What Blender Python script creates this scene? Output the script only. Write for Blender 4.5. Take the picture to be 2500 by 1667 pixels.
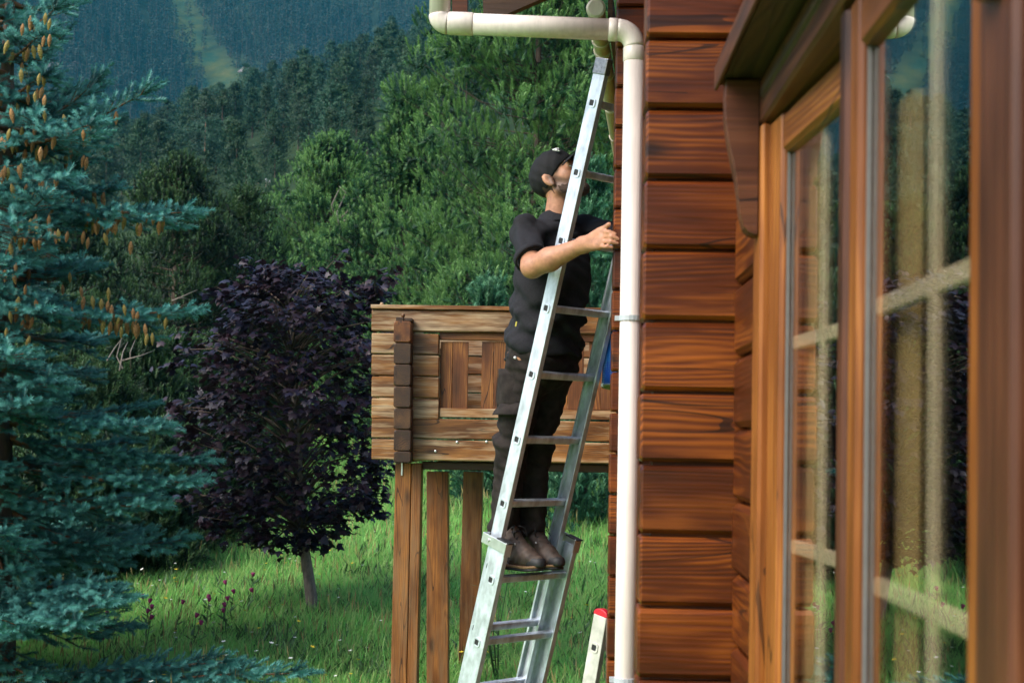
import bpy, math, random
import numpy as np
from mathutils import Vector, Matrix, Euler
import openvdb as vdb

for o in list(bpy.data.objects):
    bpy.data.objects.remove(o)
SC = bpy.context.scene
COL = SC.collection
rng = np.random.default_rng(7)
random.seed(7)
R = math.radians

# ------------------------------------------------------------------ camera
F = 3472.0                                   # focal length in pixels of the 2500 px wide photograph (50 mm, full frame)
def _rz(a): c, s = math.cos(a), math.sin(a); return np.array([[c, -s, 0], [s, c, 0], [0, 0, 1]])
def _rx(a): c, s = math.cos(a), math.sin(a); return np.array([[1, 0, 0], [0, c, -s], [0, s, c]])
def _ry(a): c, s = math.cos(a), math.sin(a); return np.array([[c, 0, s], [0, 1, 0], [-s, 0, c]])
CM = _rz(R(1.7)) @ _rx(R(1.9)) @ _ry(-R(1.0))   # columns: right, forward, up
PX, PY = 1252.9, 956.0                       # principal point (the photograph is cropped a little)
def at(px, py, Y):
    """world point at depth Y that lies on the photograph's pixel"""
    d = CM @ np.array([(px - PX) / F, 1.0, -(py - PY) / F])
    return d * (Y / d[1])
def span(x0, x1, y0, y1, Y):
    xm, ym = (x0 + x1) / 2, (y0 + y1) / 2
    return at(x0, ym, Y)[0], at(x1, ym, Y)[0], at(xm, y1, Y)[2], at(xm, y0, Y)[2]

cam = bpy.data.cameras.new("camera")
camo = bpy.data.objects.new("camera", cam)
COL.objects.link(camo)
m3 = Matrix([[CM[i][0], CM[i][2], -CM[i][1]] for i in range(3)])
camo.matrix_world = m3.to_4x4()
cam.sensor_width = 36.0
cam.lens = 50.0
cam.shift_x = -(PX - 1250) / 2500
cam.shift_y = (PY - 833.5) / 2500
cam.clip_start = 0.05
cam.clip_end = 5000
cam.dof.use_dof = True
cam.dof.focus_distance = 8.0
cam.dof.aperture_fstop = 7.1
SC.camera = camo

# ------------------------------------------------------------------ world, sun, exposure
SUN_EL, SUN_AZ = R(44), R(232)               # azimuth clockwise from +Y : from the left, behind the camera
world = bpy.data.worlds.new("World")
SC.world = world
world.use_nodes = True
wn = world.node_tree
bg = wn.nodes["Background"]
sky = wn.nodes.new("ShaderNodeTexSky")
sky.sky_type = 'NISHITA'
sky.sun_disc = False
sky.sun_elevation = SUN_EL
sky.sun_rotation = SUN_AZ
sky.air_density = 1.0
sky.dust_density = 2.0
wn.links.new(sky.outputs[0], bg.inputs[0])
bg.inputs[1].default_value = 0.125
sun = bpy.data.lights.new("sun", 'SUN')
sun.energy = 2.3
sun.angle = R(42)
sun.color = (1.0, 0.94, 0.86)
suno = bpy.data.objects.new("sun", sun)
COL.objects.link(suno)
sd = Vector((math.sin(SUN_AZ) * math.cos(SUN_EL), math.cos(SUN_AZ) * math.cos(SUN_EL), math.sin(SUN_EL)))
suno.rotation_euler = (-sd).to_track_quat('-Z', 'Y').to_euler()
vs = SC.view_settings
vs.view_transform = 'Standard'
vs.look = 'None'
vs.gamma = 1.0
vs.exposure = 1.2
vs.use_curve_mapping = False
SC.cycles.use_denoising = True
SC.cycles.max_bounces = 8
SC.cycles.diffuse_bounces = 2
SC.cycles.transparent_max_bounces = 12
SC.cycles.volume_bounces = 0
SC.cycles.caustics_reflective = False
SC.cycles.caustics_refractive = False
SC.cycles.sample_clamp_indirect = 6.0

# ------------------------------------------------------------------ materials
def new_mat(name):
    m = bpy.data.materials.new(name)
    m.use_nodes = True
    nt = m.node_tree
    b = nt.nodes["Principled BSDF"]
    return m, nt, b
def N(nt, t, **kw):
    n = nt.nodes.new(t)
    for k, v in kw.items():
        if k in n.bl_rna.properties: setattr(n, k, v)
        else: n.inputs[k].default_value = v
    return n
def ramp(nt, stops):
    r = nt.nodes.new("ShaderNodeValToRGB")
    e = r.color_ramp.elements
    while len(e) < len(stops): e.new(0.5)
    for i, (p, c) in enumerate(stops):
        e[i].position = p
        e[i].color = (*c, 1) if len(c) == 3 else c
    return r
def mixc(nt, fac, a, b, mode='MIX'):
    n = nt.nodes.new("ShaderNodeMix")
    n.data_type = 'RGBA'
    n.blend_type = mode
    for s, v in ((0, fac), (6, a), (7, b)):
        if isinstance(v, (int, float)): n.inputs[s].default_value = v
        elif isinstance(v, tuple): n.inputs[s].default_value = (*v, 1)
        else: nt.links.new(v, n.inputs[s])
    return n.outputs[2]
def math_n(nt, op, a, b=None, clamp=False):
    n = nt.nodes.new("ShaderNodeMath")
    n.operation = op
    n.use_clamp = clamp
    for i, v in enumerate((a, b)):
        if v is None: continue
        if isinstance(v, (int, float)): n.inputs[i].default_value = v
        else: nt.links.new(v, n.inputs[i])
    return n.outputs[0]
def bump(nt, b, h, strength=0.3, dist=0.01):
    n = N(nt, "ShaderNodeBump", Strength=strength, Distance=dist)
    nt.links.new(h, n.inputs["Height"])
    nt.links.new(n.outputs[0], b.inputs["Normal"])

def wood(name, dark, mid, light, rough=0.42, wear=None, ring=30.0, spec=0.4, streak=0.5, contrast=1.0, crack=0.006):
    """long grain along the object's own x axis, every piece with its own offset"""
    m, nt, b = new_mat(name)
    L = nt.links.new
    tc = N(nt, "ShaderNodeTexCoord")
    oi = N(nt, "ShaderNodeObjectInfo")
    wnz = N(nt, "ShaderNodeTexWhiteNoise", noise_dimensions='1D')
    L(oi.outputs["Random"], wnz.inputs["W"])
    off = N(nt, "ShaderNodeVectorMath", operation='MULTIPLY')
    L(wnz.outputs["Color"], off.inputs[0]); off.inputs[1].default_value = (40.0, 0.12, 0.12)
    add = N(nt, "ShaderNodeVectorMath", operation='ADD')
    L(tc.outputs["Object"], add.inputs[0]); L(off.outputs[0], add.inputs[1])
    sc = N(nt, "ShaderNodeVectorMath", operation='MULTIPLY')
    L(add.outputs[0], sc.inputs[0]); sc.inputs[1].default_value = (0.16, 1, 1)
    warp = N(nt, "ShaderNodeTexNoise", Scale=7.0, Detail=2.0)
    L(sc.outputs[0], warp.inputs["Vector"])
    wv = N(nt, "ShaderNodeVectorMath", operation='SCALE')
    L(warp.outputs["Color"], wv.inputs[0]); wv.inputs["Scale"].default_value = 0.09
    ad2 = N(nt, "ShaderNodeVectorMath", operation='ADD')
    L(sc.outputs[0], ad2.inputs[0]); L(wv.outputs[0], ad2.inputs[1])
    wave = N(nt, "ShaderNodeTexWave", wave_type='RINGS', rings_direction='X', Scale=ring, Distortion=1.2, Detail=2.0)
    wave.inputs["Detail Scale"].default_value = 1.5
    L(ad2.outputs[0], wave.inputs["Vector"])
    fs = N(nt, "ShaderNodeVectorMath", operation='MULTIPLY')
    L(add.outputs[0], fs.inputs[0]); fs.inputs[1].default_value = (3.5, 120, 120)
    fine = N(nt, "ShaderNodeTexNoise", Scale=1.0, Detail=3.0, Roughness=0.6)
    L(fs.outputs[0], fine.inputs["Vector"])
    bs = N(nt, "ShaderNodeVectorMath", operation='MULTIPLY')
    L(add.outputs[0], bs.inputs[0]); bs.inputs[1].default_value = (2.2, 9, 9)
    blot = N(nt, "ShaderNodeTexNoise", Scale=1.0, Detail=3.0, Roughness=0.55)
    L(bs.outputs[0], blot.inputs["Vector"])
    # knots
    ks = N(nt, "ShaderNodeVectorMath", operation='MULTIPLY')
    L(add.outputs[0], ks.inputs[0]); ks.inputs[1].default_value = (1.9, 5.5, 5.5)
    vor = N(nt, "ShaderNodeTexVoronoi", Scale=1.0)
    L(ks.outputs[0], vor.inputs["Vector"])
    kn = ramp(nt, [(0.0, (1, 1, 1)), (0.06, (0.9, 0.9, 0.9)), (0.17, (0, 0, 0))])
    L(vor.outputs["Distance"], kn.inputs[0])
    ms = N(nt, "ShaderNodeVectorMath", operation='MULTIPLY')
    L(add.outputs[0], ms.inputs[0]); ms.inputs[1].default_value = (1.1, 5, 5)
    mk = N(nt, "ShaderNodeTexNoise", Scale=1.0, Detail=1.0)
    L(ms.outputs[0], mk.inputs["Vector"])
    mw = math_n(nt, 'MULTIPLY', math_n(nt, 'SUBTRACT', mk.outputs["Fac"], 0.42, clamp=True), 2.4 * contrast)
    mw = math_n(nt, 'MINIMUM', math_n(nt, 'ADD', mw, 0.04), 0.24)
    g = math_n(nt, 'MULTIPLY', math_n(nt, 'SUBTRACT', wave.outputs["Fac"], 0.5), mw)
    g = math_n(nt, 'ADD', g, math_n(nt, 'MULTIPLY', fine.outputs["Fac"], streak))
    g = math_n(nt, 'ADD', g, math_n(nt, 'MULTIPLY', blot.outputs["Fac"], 1.15))
    g = math_n(nt, 'SUBTRACT', g, 0.33 - (0.5 - streak) * 0.5)
    cr = ramp(nt, [(0.12, dark), (0.48, mid), (0.85, light)])
    L(g, cr.inputs[0])
    tint = N(nt, "ShaderNodeHueSaturation")
    L(cr.outputs[0], tint.inputs["Color"])
    L(math_n(nt, 'ADD', math_n(nt, 'MULTIPLY', oi.outputs["Random"], 0.35), 0.82), tint.inputs["Value"])
    # drying cracks : hair lines that follow the grain
    cs = N(nt, "ShaderNodeVectorMath", operation='MULTIPLY')
    L(add.outputs[0], cs.inputs[0]); cs.inputs[1].default_value = (0.9, 11, 11)
    cn = N(nt, "ShaderNodeTexNoise", Scale=1.0, Detail=1.0)
    L(cs.outputs[0], cn.inputs["Vector"])
    ck = math_n(nt, 'LESS_THAN', math_n(nt, 'ABSOLUTE', math_n(nt, 'SUBTRACT', cn.outputs["Fac"], 0.5)), crack)
    ck = math_n(nt, 'MULTIPLY', ck, math_n(nt, 'GREATER_THAN', mk.outputs["Fac"], 0.47))
    c0 = mixc(nt, math_n(nt, 'MULTIPLY', ck, 0.8), tint.outputs[0], tuple(x * 0.5 for x in dark))
    c = mixc(nt, kn.outputs[0], c0, tuple(x * 0.7 for x in dark))
    if wear:
        ws = N(nt, "ShaderNodeVectorMath", operation='MULTIPLY')
        L(add.outputs[0], ws.inputs[0]); ws.inputs[1].default_value = (1.6, 16, 16)
        wz = N(nt, "ShaderNodeTexNoise", Scale=1.0, Detail=4.0, Roughness=0.65)
        L(ws.outputs[0], wz.inputs["Vector"])
        wr = ramp(nt, [(0.46, (0, 0, 0)), (0.68, (0.8, 0.8, 0.8))])
        L(wz.outputs["Fac"], wr.inputs[0])
        c = mixc(nt, wr.outputs[0], c, wear)
    L(c, b.inputs["Base Color"])
    b.inputs["Roughness"].default_value = rough
    b.inputs["Specular IOR Level"].default_value = spec
    rr = math_n(nt, 'ADD', math_n(nt, 'MULTIPLY', blot.outputs["Fac"], 0.3), rough - 0.15)
    L(rr, b.inputs["Roughness"])
    h = math_n(nt, 'ADD', math_n(nt, 'MULTIPLY', wave.outputs["Fac"], 0.3), fine.outputs["Fac"])
    bump(nt, b, h, 0.25, 0.004)
    return m

def plain(name, col, rough=0.5, metal=0.0, var=0.12, scale=30.0, bmp=0.0, spec=0.5, stretch=(1, 1, 1)):
    m, nt, b = new_mat(name)
    tc = N(nt, "ShaderNodeTexCoord")
    mp = N(nt, "ShaderNodeMapping")
    mp.inputs["Scale"].default_value = stretch
    nt.links.new(tc.outputs["Object"], mp.inputs[0])
    nz = N(nt, "ShaderNodeTexNoise", Scale=scale, Detail=4.0, Roughness=0.6)
    nt.links.new(mp.outputs[0], nz.inputs["Vector"])
    cr = ramp(nt, [(0.3, tuple(c * (1 - var) for c in col)), (0.7, tuple(min(1, c * (1 + var)) for c in col))])
    nt.links.new(nz.outputs["Fac"], cr.inputs[0])
    nt.links.new(cr.outputs[0], b.inputs["Base Color"])
    nt.links.new(math_n(nt, 'ADD', math_n(nt, 'MULTIPLY', nz.outputs["Fac"], 0.2), rough - 0.1), b.inputs["Roughness"])
    b.inputs["Metallic"].default_value = metal
    b.inputs["Specular IOR Level"].default_value = spec
    if bmp: bump(nt, b, nz.outputs["Fac"], bmp, 0.005)
    return m

def leafy(name, cols, scale=0.8, rough=0.55, trans=0.25, spec=0.35, island=0.5, tone=False):
    """foliage: clump scale variation plus a small difference from leaf to leaf"""
    m, nt, b = new_mat(name)
    L = nt.links.new
    tc = N(nt, "ShaderNodeTexCoord")
    geo = N(nt, "ShaderNodeNewGeometry")
    oi = N(nt, "ShaderNodeObjectInfo")
    nz = N(nt, "ShaderNodeTexNoise", Scale=scale, Detail=3.0)
    L(tc.outputs["Object"], nz.inputs["Vector"])
    rnd_ = geo.outputs["Random Per Island"]
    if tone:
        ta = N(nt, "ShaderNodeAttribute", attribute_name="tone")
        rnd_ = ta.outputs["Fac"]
    f = math_n(nt, 'ADD', math_n(nt, 'MULTIPLY', nz.outputs["Fac"], 1.2), math_n(nt, 'MULTIPLY', rnd_, island))
    f = math_n(nt, 'ADD', f, math_n(nt, 'MULTIPLY', oi.outputs["Random"], 0.25))
    f = math_n(nt, 'SUBTRACT', f, 0.10 + 0.3 * island)
    n = len(cols)
    cr = ramp(nt, [(0.2 + 0.6 * i / (n - 1), c) for i, c in enumerate(cols)])
    L(f, cr.inputs[0])
    L(cr.outputs[0], b.inputs["Base Color"])
    b.inputs["Roughness"].default_value = rough
    b.inputs["Specular IOR Level"].default_value = spec
    if trans:
        tr = N(nt, "ShaderNodeBsdfTranslucent")
        L(cr.outputs[0], tr.inputs["Color"])
        mx = N(nt, "ShaderNodeMixShader"); mx.inputs[0].default_value = trans
        L(b.outputs[0], mx.inputs[1]); L(tr.outputs[0], mx.inputs[2])
        L(mx.outputs[0], nt.nodes["Material Output"].inputs["Surface"])
    return m

M = {}
M['log'] = wood("log_wood", (0.018, 0.0046, 0.0014), (0.078, 0.0152, 0.0017), (0.27, 0.070, 0.0062), rough=0.38, spec=0.32, streak=0.44, contrast=0.6)
M['frame'] = wood("window_frame_wood", (0.085, 0.025, 0.0065), (0.20, 0.059, 0.0105), (0.37, 0.132, 0.024), rough=0.40, spec=0.35, ring=18, streak=0.4)
M['casing'] = wood("casing_wood", (0.026, 0.0085, 0.005), (0.085, 0.027, 0.0125), (0.16, 0.054, 0.021), rough=0.45, spec=0.3, ring=18)
M['darkwood'] = wood("dark_stained_wood", (0.016, 0.008, 0.005), (0.045, 0.021, 0.011), (0.085, 0.04, 0.018), rough=0.5)
M['balc'] = wood("balcony_wood", (0.028, 0.009, 0.0028), (0.150, 0.056, 0.0130), (0.38, 0.172, 0.044), rough=0.42, wear=(0.52, 0.39, 0.24))
M['balcboard'] = wood("balcony_board_wood", (0.035, 0.011, 0.0035), (0.125, 0.040, 0.0095), (0.36, 0.15, 0.035), rough=0.55)
M['balcend'] = wood("log_end_wood", (0.010, 0.0048, 0.0026), (0.032, 0.0145, 0.0068), (0.10, 0.046, 0.015), rough=0.6, ring=24)
M['postw'] = wood("post_wood", (0.036, 0.012, 0.0035), (0.145, 0.050, 0.0105), (0.33, 0.135, 0.030), rough=0.5, wear=(0.20, 0.11, 0.05))
M['pvc'] = plain("cream_pipe_plastic", (0.67, 0.60, 0.56), rough=0.38, var=0.10, scale=9, spec=0.5, stretch=(6, 6, 0.5))
M['gutter'] = plain("gutter_plastic", (0.50, 0.43, 0.27), rough=0.35, var=0.12, scale=20)
M['clip'] = plain("pipe_clip_grey", (0.42, 0.46, 0.50), rough=0.4, var=0.1)
M['alu'] = plain("ladder_aluminium", (0.60, 0.655, 0.73), rough=0.42, metal=0.6, var=0.30, scale=26, bmp=0.06, stretch=(1, 1, 0.5))
M['oldalu'] = plain("weathered_ladder_metal", (0.58, 0.56, 0.52), rough=0.5, metal=0.4, var=0.22, scale=20, bmp=0.05)
M['tape'] = plain("silver_tape", (0.22, 0.23, 0.25), rough=0.3, metal=0.6, var=0.35, scale=60, bmp=0.5)
M['black'] = plain("black_rubber", (0.012, 0.012, 0.013), rough=0.6)
M['red'] = plain("red_plastic", (0.50, 0.012, 0.030), rough=0.35, var=0.15)
M['steel'] = plain("steel_bracket", (0.62, 0.65, 0.66), rough=0.35, metal=0.85, var=0.12)
M['skin'] = plain("skin", (0.40, 0.188, 0.110), rough=0.52, var=0.24, scale=38, bmp=0.12)
M['cloth'] = plain("black_shirt_fabric", (0.0165, 0.0165, 0.0205), rough=0.85, var=0.3, scale=120, bmp=0.25, spec=0.2)
M['trouser'] = plain("dark_brown_trouser_fabric", (0.0235, 0.0190, 0.0175), rough=0.9, var=0.45, scale=26, bmp=0.3, spec=0.15)
M['cap'] = plain("black_cap_fabric", (0.010, 0.010, 0.012), rough=0.8, var=0.2, scale=120, bmp=0.2, spec=0.25)
M['hair'] = plain("dark_beard_hair", (0.055, 0.030, 0.020), rough=0.8, var=0.6, scale=260, bmp=0.8)
M['boot'] = plain("brown_boot_leather", (0.062, 0.041, 0.031), rough=0.62, var=0.6, scale=26, bmp=0.25)
M['sole'] = plain("boot_sole_rubber", (0.014, 0.014, 0.016), rough=0.6, var=0.3)
M['midsole'] = plain("boot_midsole", (0.24, 0.14, 0.065), rough=0.7, var=0.3)
M['white'] = plain("white_print", (0.78, 0.78, 0.78), rough=0.6, var=0.04)
M['yellow'] = plain("yellow_tag", (0.40, 0.34, 0.05), rough=0.7)
M['muntin'] = plain("cream_glazing_bar", (0.92, 0.74, 0.50), rough=0.4, var=0.06)
M['seal'] = plain("grey_glazing_seal", (0.15, 0.14, 0.14), rough=0.5)
M['curtain'] = plain("cream_curtain", (0.50, 0.35, 0.15), rough=0.9, var=0.15, scale=8, stretch=(8, 8, 0.4))
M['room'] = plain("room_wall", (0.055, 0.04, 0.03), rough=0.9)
M['bark'] = plain("grey_brown_bark", (0.085, 0.060, 0.045), rough=0.9, var=0.5, scale=14, bmp=0.8, stretch=(1, 1, 0.3))
M['greybark'] = plain("grey_maple_bark", (0.17, 0.135, 0.115), rough=0.9, var=0.4, scale=30, bmp=0.6, stretch=(1, 1, 0.4))
M['redbark'] = plain("reddish_pine_bark", (0.30, 0.15, 0.095), rough=0.9, var=0.4, scale=6, bmp=0.6, stretch=(1, 1, 0.3))
M['twig'] = plain("spruce_twig_bark", (0.17, 0.075, 0.028), rough=0.85, var=0.4, scale=40)
M['dead'] = plain("dead_grey_wood", (0.15, 0.125, 0.105), rough=0.9, var=0.3, scale=20)
M['spruce'] = leafy("blue_spruce_needles", [(0.007, 0.040, 0.040), (0.024, 0.120, 0.115), (0.105, 0.340, 0.300)], scale=2.2, rough=0.5, trans=0.12, island=0.8, tone=True)
M['cone'] = plain("spruce_cone", (0.29, 0.150, 0.052), rough=0.7, var=0.35, scale=60, bmp=0.4)
M['conegreen'] = plain("greenish_spruce_cone", (0.25, 0.185, 0.045), rough=0.7, var=0.3, scale=60, bmp=0.4)
M['maple'] = leafy("purple_maple_leaves", [(0.0050, 0.0048, 0.0105), (0.0100, 0.0090, 0.0215), (0.022, 0.0190, 0.044), (0.026, 0.0115, 0.018)], scale=1.6, rough=0.45, trans=0.10, spec=0.38, island=0.75)
M['pine'] = leafy("pine_needles", [(0.008, 0.036, 0.016), (0.038, 0.130, 0.046), (0.165, 0.320, 0.095)], scale=0.9, trans=0.22, island=0.9, tone=True)
M['pinelt'] = leafy("young_pine_needles", [(0.024, 0.090, 0.050), (0.055, 0.190, 0.100), (0.120, 0.285, 0.145)], scale=1.4, trans=0.22, island=0.9, tone=True)
M['pinedk'] = leafy("dark_pine_needles", [(0.005, 0.018, 0.009), (0.016, 0.050, 0.020), (0.055, 0.120, 0.036)], scale=0.9, trans=0.18, island=0.9, tone=True)
M['hilla'] = leafy("hill_pine_needles", [(0.007, 0.028, 0.015), (0.015, 0.056, 0.026), (0.037, 0.096, 0.038)], scale=0.25, trans=0.15, island=0.5)
M['hillb'] = leafy("hill_pine_needles_bluish", [(0.007, 0.032, 0.022), (0.016, 0.064, 0.040), (0.040, 0.112, 0.062)], scale=0.25, trans=0.15, island=0.5)
M['hillc'] = leafy("hill_pine_needles_dark", [(0.007, 0.022, 0.014), (0.014, 0.042, 0.022), (0.030, 0.075, 0.030)], scale=0.25, trans=0.15, island=0.5)
M['far'] = leafy("far_conifer_needles", [(0.004, 0.014, 0.012), (0.007, 0.024, 0.020), (0.014, 0.040, 0.030)], scale=0.2, trans=0.1, island=0.4)
M['grass'] = leafy("meadow_grass", [(0.085, 0.340, 0.065), (0.165, 0.560, 0.115), (0.280, 0.680, 0.165), (0.42, 0.60, 0.20)], scale=0.9, trans=0.5, island=0.55, rough=0.5)
M['hay'] = leafy("dry_grass_stalk", [(0.22, 0.19, 0.07), (0.36, 0.29, 0.12)], scale=0.6, trans=0.25)
M['weed'] = leafy("weed_leaf", [(0.03, 0.075, 0.03), (0.07, 0.14, 0.05)], scale=3, trans=0.2)
M['magenta'] = plain("magenta_petals", (0.25, 0.014, 0.10), rough=0.7, var=0.3)
M['petalw'] = plain("white_petals", (0.72, 0.74, 0.66), rough=0.7)
M['petaly'] = plain("yellow_petals", (0.62, 0.48, 0.03), rough=0.7)
M['rock'] = plain("pale_rock", (0.17, 0.15, 0.155), rough=0.9, var=0.4, scale=0.5, bmp=0.6)

def ground_mat(name, stops, s1, s2, rough=0.95):
    m, nt, b = new_mat(name)
    tc = N(nt, "ShaderNodeTexCoord")
    a = N(nt, "ShaderNodeTexNoise", Scale=s1, Detail=5.0, Roughness=0.65)
    c = N(nt, "ShaderNodeTexNoise", Scale=s2, Detail=3.0)
    nt.links.new(tc.outputs["Object"], a.inputs["Vector"]); nt.links.new(tc.outputs["Object"], c.inputs["Vector"])
    f = math_n(nt, 'ADD', math_n(nt, 'MULTIPLY', a.outputs["Fac"], 0.6), math_n(nt, 'MULTIPLY', c.outputs["Fac"], 0.4))
    cr = ramp(nt, stops)
    nt.links.new(f, cr.inputs[0]); nt.links.new(cr.outputs[0], b.inputs["Base Color"])
    b.inputs["Roughness"].default_value = rough
    b.inputs["Specular IOR Level"].default_value = 0.1
    bump(nt, b, a.outputs["Fac"], 0.6, 0.1)
    return m
M['meadow'] = ground_mat("meadow_soil", [(0.3, (0.08, 0.20, 0.035)), (0.6, (0.16, 0.36, 0.07)), (0.8, (0.24, 0.36, 0.10))], 3.0, 0.4)
M['hill'] = ground_mat("hillside_ground", [(0.3, (0.010, 0.022, 0.010)), (0.7, (0.028, 0.050, 0.018))], 0.3, 0.03)
def mountain_mat():
    m, nt, b = new_mat("mountain_ground")
    tc = N(nt, "ShaderNodeTexCoord")
    at_ = N(nt, "ShaderNodeAttribute", attribute_name="pasture")
    a = N(nt, "ShaderNodeTexNoise", Scale=0.06, Detail=6.0, Roughness=0.7)
    nt.links.new(tc.outputs["Object"], a.inputs["Vector"])
    g = ramp(nt, [(0.35, (0.018, 0.052, 0.032)), (0.55, (0.060, 0.076, 0.024)), (0.75, (0.11, 0.10, 0.038))])
    d = ramp(nt, [(0.3, (0.010, 0.020, 0.014)), (0.62, (0.03, 0.045, 0.028)), (0.72, (0.13, 0.11, 0.10))])
    nt.links.new(a.outputs["Fac"], g.inputs[0]); nt.links.new(a.outputs["Fac"], d.inputs[0])
    nt.links.new(mixc(nt, at_.outputs["Fac"], d.outputs[0], g.outputs[0]), b.inputs["Base Color"])
    b.inputs["Roughness"].default_value = 0.95
    b.inputs["Specular IOR Level"].default_value = 0.1
    return m
M['mountain'] = mountain_mat()

def glass_mat():
    m, nt, b = new_mat("window_glass")
    nt.nodes.remove(b)
    lw = N(nt, "ShaderNodeLayerWeight", Blend=0.5)
    p = math_n(nt, 'POWER', lw.outputs["Facing"], 2.4)
    r = math_n(nt, 'ADD', math_n(nt, 'MULTIPLY', p, 0.95), 0.05, clamp=True)
    gl = N(nt, "ShaderNodeBsdfGlossy", Roughness=0.004)
    gl.inputs["Color"].default_value = (0.95, 0.97, 0.96, 1)
    tr = N(nt, "ShaderNodeBsdfTransparent")
    tr.inputs["Color"].default_value = (0.96, 0.95, 0.93, 1)
    tc = N(nt, "ShaderNodeTexCoord")
    nz = N(nt, "ShaderNodeTexNoise", Scale=2.2, Detail=1.0)
    nt.links.new(tc.outputs["Object"], nz.inputs["Vector"])
    bp = N(nt, "ShaderNodeBump", Strength=0.02, Distance=0.004)
    nt.links.new(nz.outputs["Fac"], bp.inputs["Height"]); nt.links.new(bp.outputs[0], gl.inputs["Normal"])
    mx = N(nt, "ShaderNodeMixShader")
    nt.links.new(r, mx.inputs[0]); nt.links.new(tr.outputs[0], mx.inputs[1]); nt.links.new(gl.outputs[0], mx.inputs[2])
    nt.links.new(mx.outputs[0], nt.nodes["Material Output"].inputs["Surface"])
    return m
M['glass'] = glass_mat()

def bucket_mat():
    m, nt, b = new_mat("printed_blue_bucket")
    tc = N(nt, "ShaderNodeTexCoord")
    sx = N(nt, "ShaderNodeSeparateXYZ")
    nt.links.new(tc.outputs["Object"], sx.inputs[0])
    base = ramp(nt, [(0.0, (0.55, 0.6, 0.62)), (0.05, (0.012, 0.06, 0.36)), (0.42, (0.012, 0.075, 0.45)), (0.44, (0.015, 0.13, 0.55)), (0.98, (0.015, 0.16, 0.60)), (1.0, (0.01, 0.05, 0.3))])
    nt.links.new(math_n(nt, 'MULTIPLY', sx.outputs[2], 1 / 0.245), base.inputs[0])
    mp = N(nt, "ShaderNodeMapping"); mp.inputs["Scale"].default_value = (90, 90, 14)
    nt.links.new(tc.outputs["Object"], mp.inputs[0])
    nz = N(nt, "ShaderNodeTexNoise", Scale=1.0, Detail=2.0)
    nt.links.new(mp.outputs[0], nz.inputs["Vector"])
    ln = math_n(nt, 'SINE', math_n(nt, 'MULTIPLY', sx.outputs[2], 620))
    t = math_n(nt, 'MULTIPLY', math_n(nt, 'GREATER_THAN', nz.outputs["Fac"], 0.54), math_n(nt, 'GREATER_THAN', ln, 0.25))
    nt.links.new(mixc(nt, math_n(nt, 'MULTIPLY', t, 0.55), base.outputs[0], (0.25, 0.55, 0.85)), b.inputs["Base Color"])
    b.inputs["Roughness"].default_value = 0.35
    return m
M['bucket'] = bucket_mat()
M['olive'] = plain("olive_bucket_base", (0.085, 0.12, 0.03), rough=0.5)

# ------------------------------------------------------------------ object helpers
WLOC = {}
def thing(name, label, cat, loc, group=None):
    o = bpy.data.objects.new(name, None)
    o.empty_display_size = 0.1
    COL.objects.link(o)
    o.location = loc
    o["label"] = label; o["category"] = cat
    if group: o["group"] = group
    WLOC[o.name] = Vector(loc)
    return o
def put(name, me, mat=None, parent=None, loc=(0, 0, 0), rot=None):
    """link a mesh; loc is a world position, parents are never rotated"""
    o = bpy.data.objects.new(name, me)
    COL.objects.link(o)
    if mat is not None and len(me.materials) == 0: me.materials.append(mat)
    WLOC[o.name] = Vector(loc)
    if parent is not None:
        o.parent = parent
        o.location = Vector(loc) - WLOC[parent.name]
    else:
        o.location = loc
    if rot is not None: o.rotation_euler = rot
    return o
def tag(o, label=None, cat=None, group=None, kind=None):
    if label: o["label"] = label
    if cat: o["category"] = cat
    if group: o["group"] = group
    if kind: o["kind"] = kind
    return o

def mesh_np(name, V, Fc, mats=(), midx=None, smooth=False):
    """V (n,3); Fc (m,3) or (m,4)"""
    V = np.ascontiguousarray(V, dtype=np.float32)
    Fc = np.ascontiguousarray(Fc, dtype=np.int32)
    me = bpy.data.meshes.new(name)
    k = Fc.shape[1]
    me.vertices.add(len(V)); me.vertices.foreach_set("co", V.ravel())
    me.loops.add(Fc.size); me.loops.foreach_set("vertex_index", Fc.ravel())
    me.polygons.add(len(Fc))
    me.polygons.foreach_set("loop_start", np.arange(0, Fc.size, k, dtype=np.int32))
    try: me.polygons.foreach_set("loop_total", np.full(len(Fc), k, dtype=np.int32))
    except Exception: pass
    for mt in mats: me.materials.append(mt)
    if midx is not None: me.polygons.foreach_set("material_index", np.asarray(midx, dtype=np.int32))
    if smooth: me.polygons.foreach_set("use_smooth", np.ones(len(Fc), dtype=bool))
    me.update(calc_edges=True)
    return me

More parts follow.
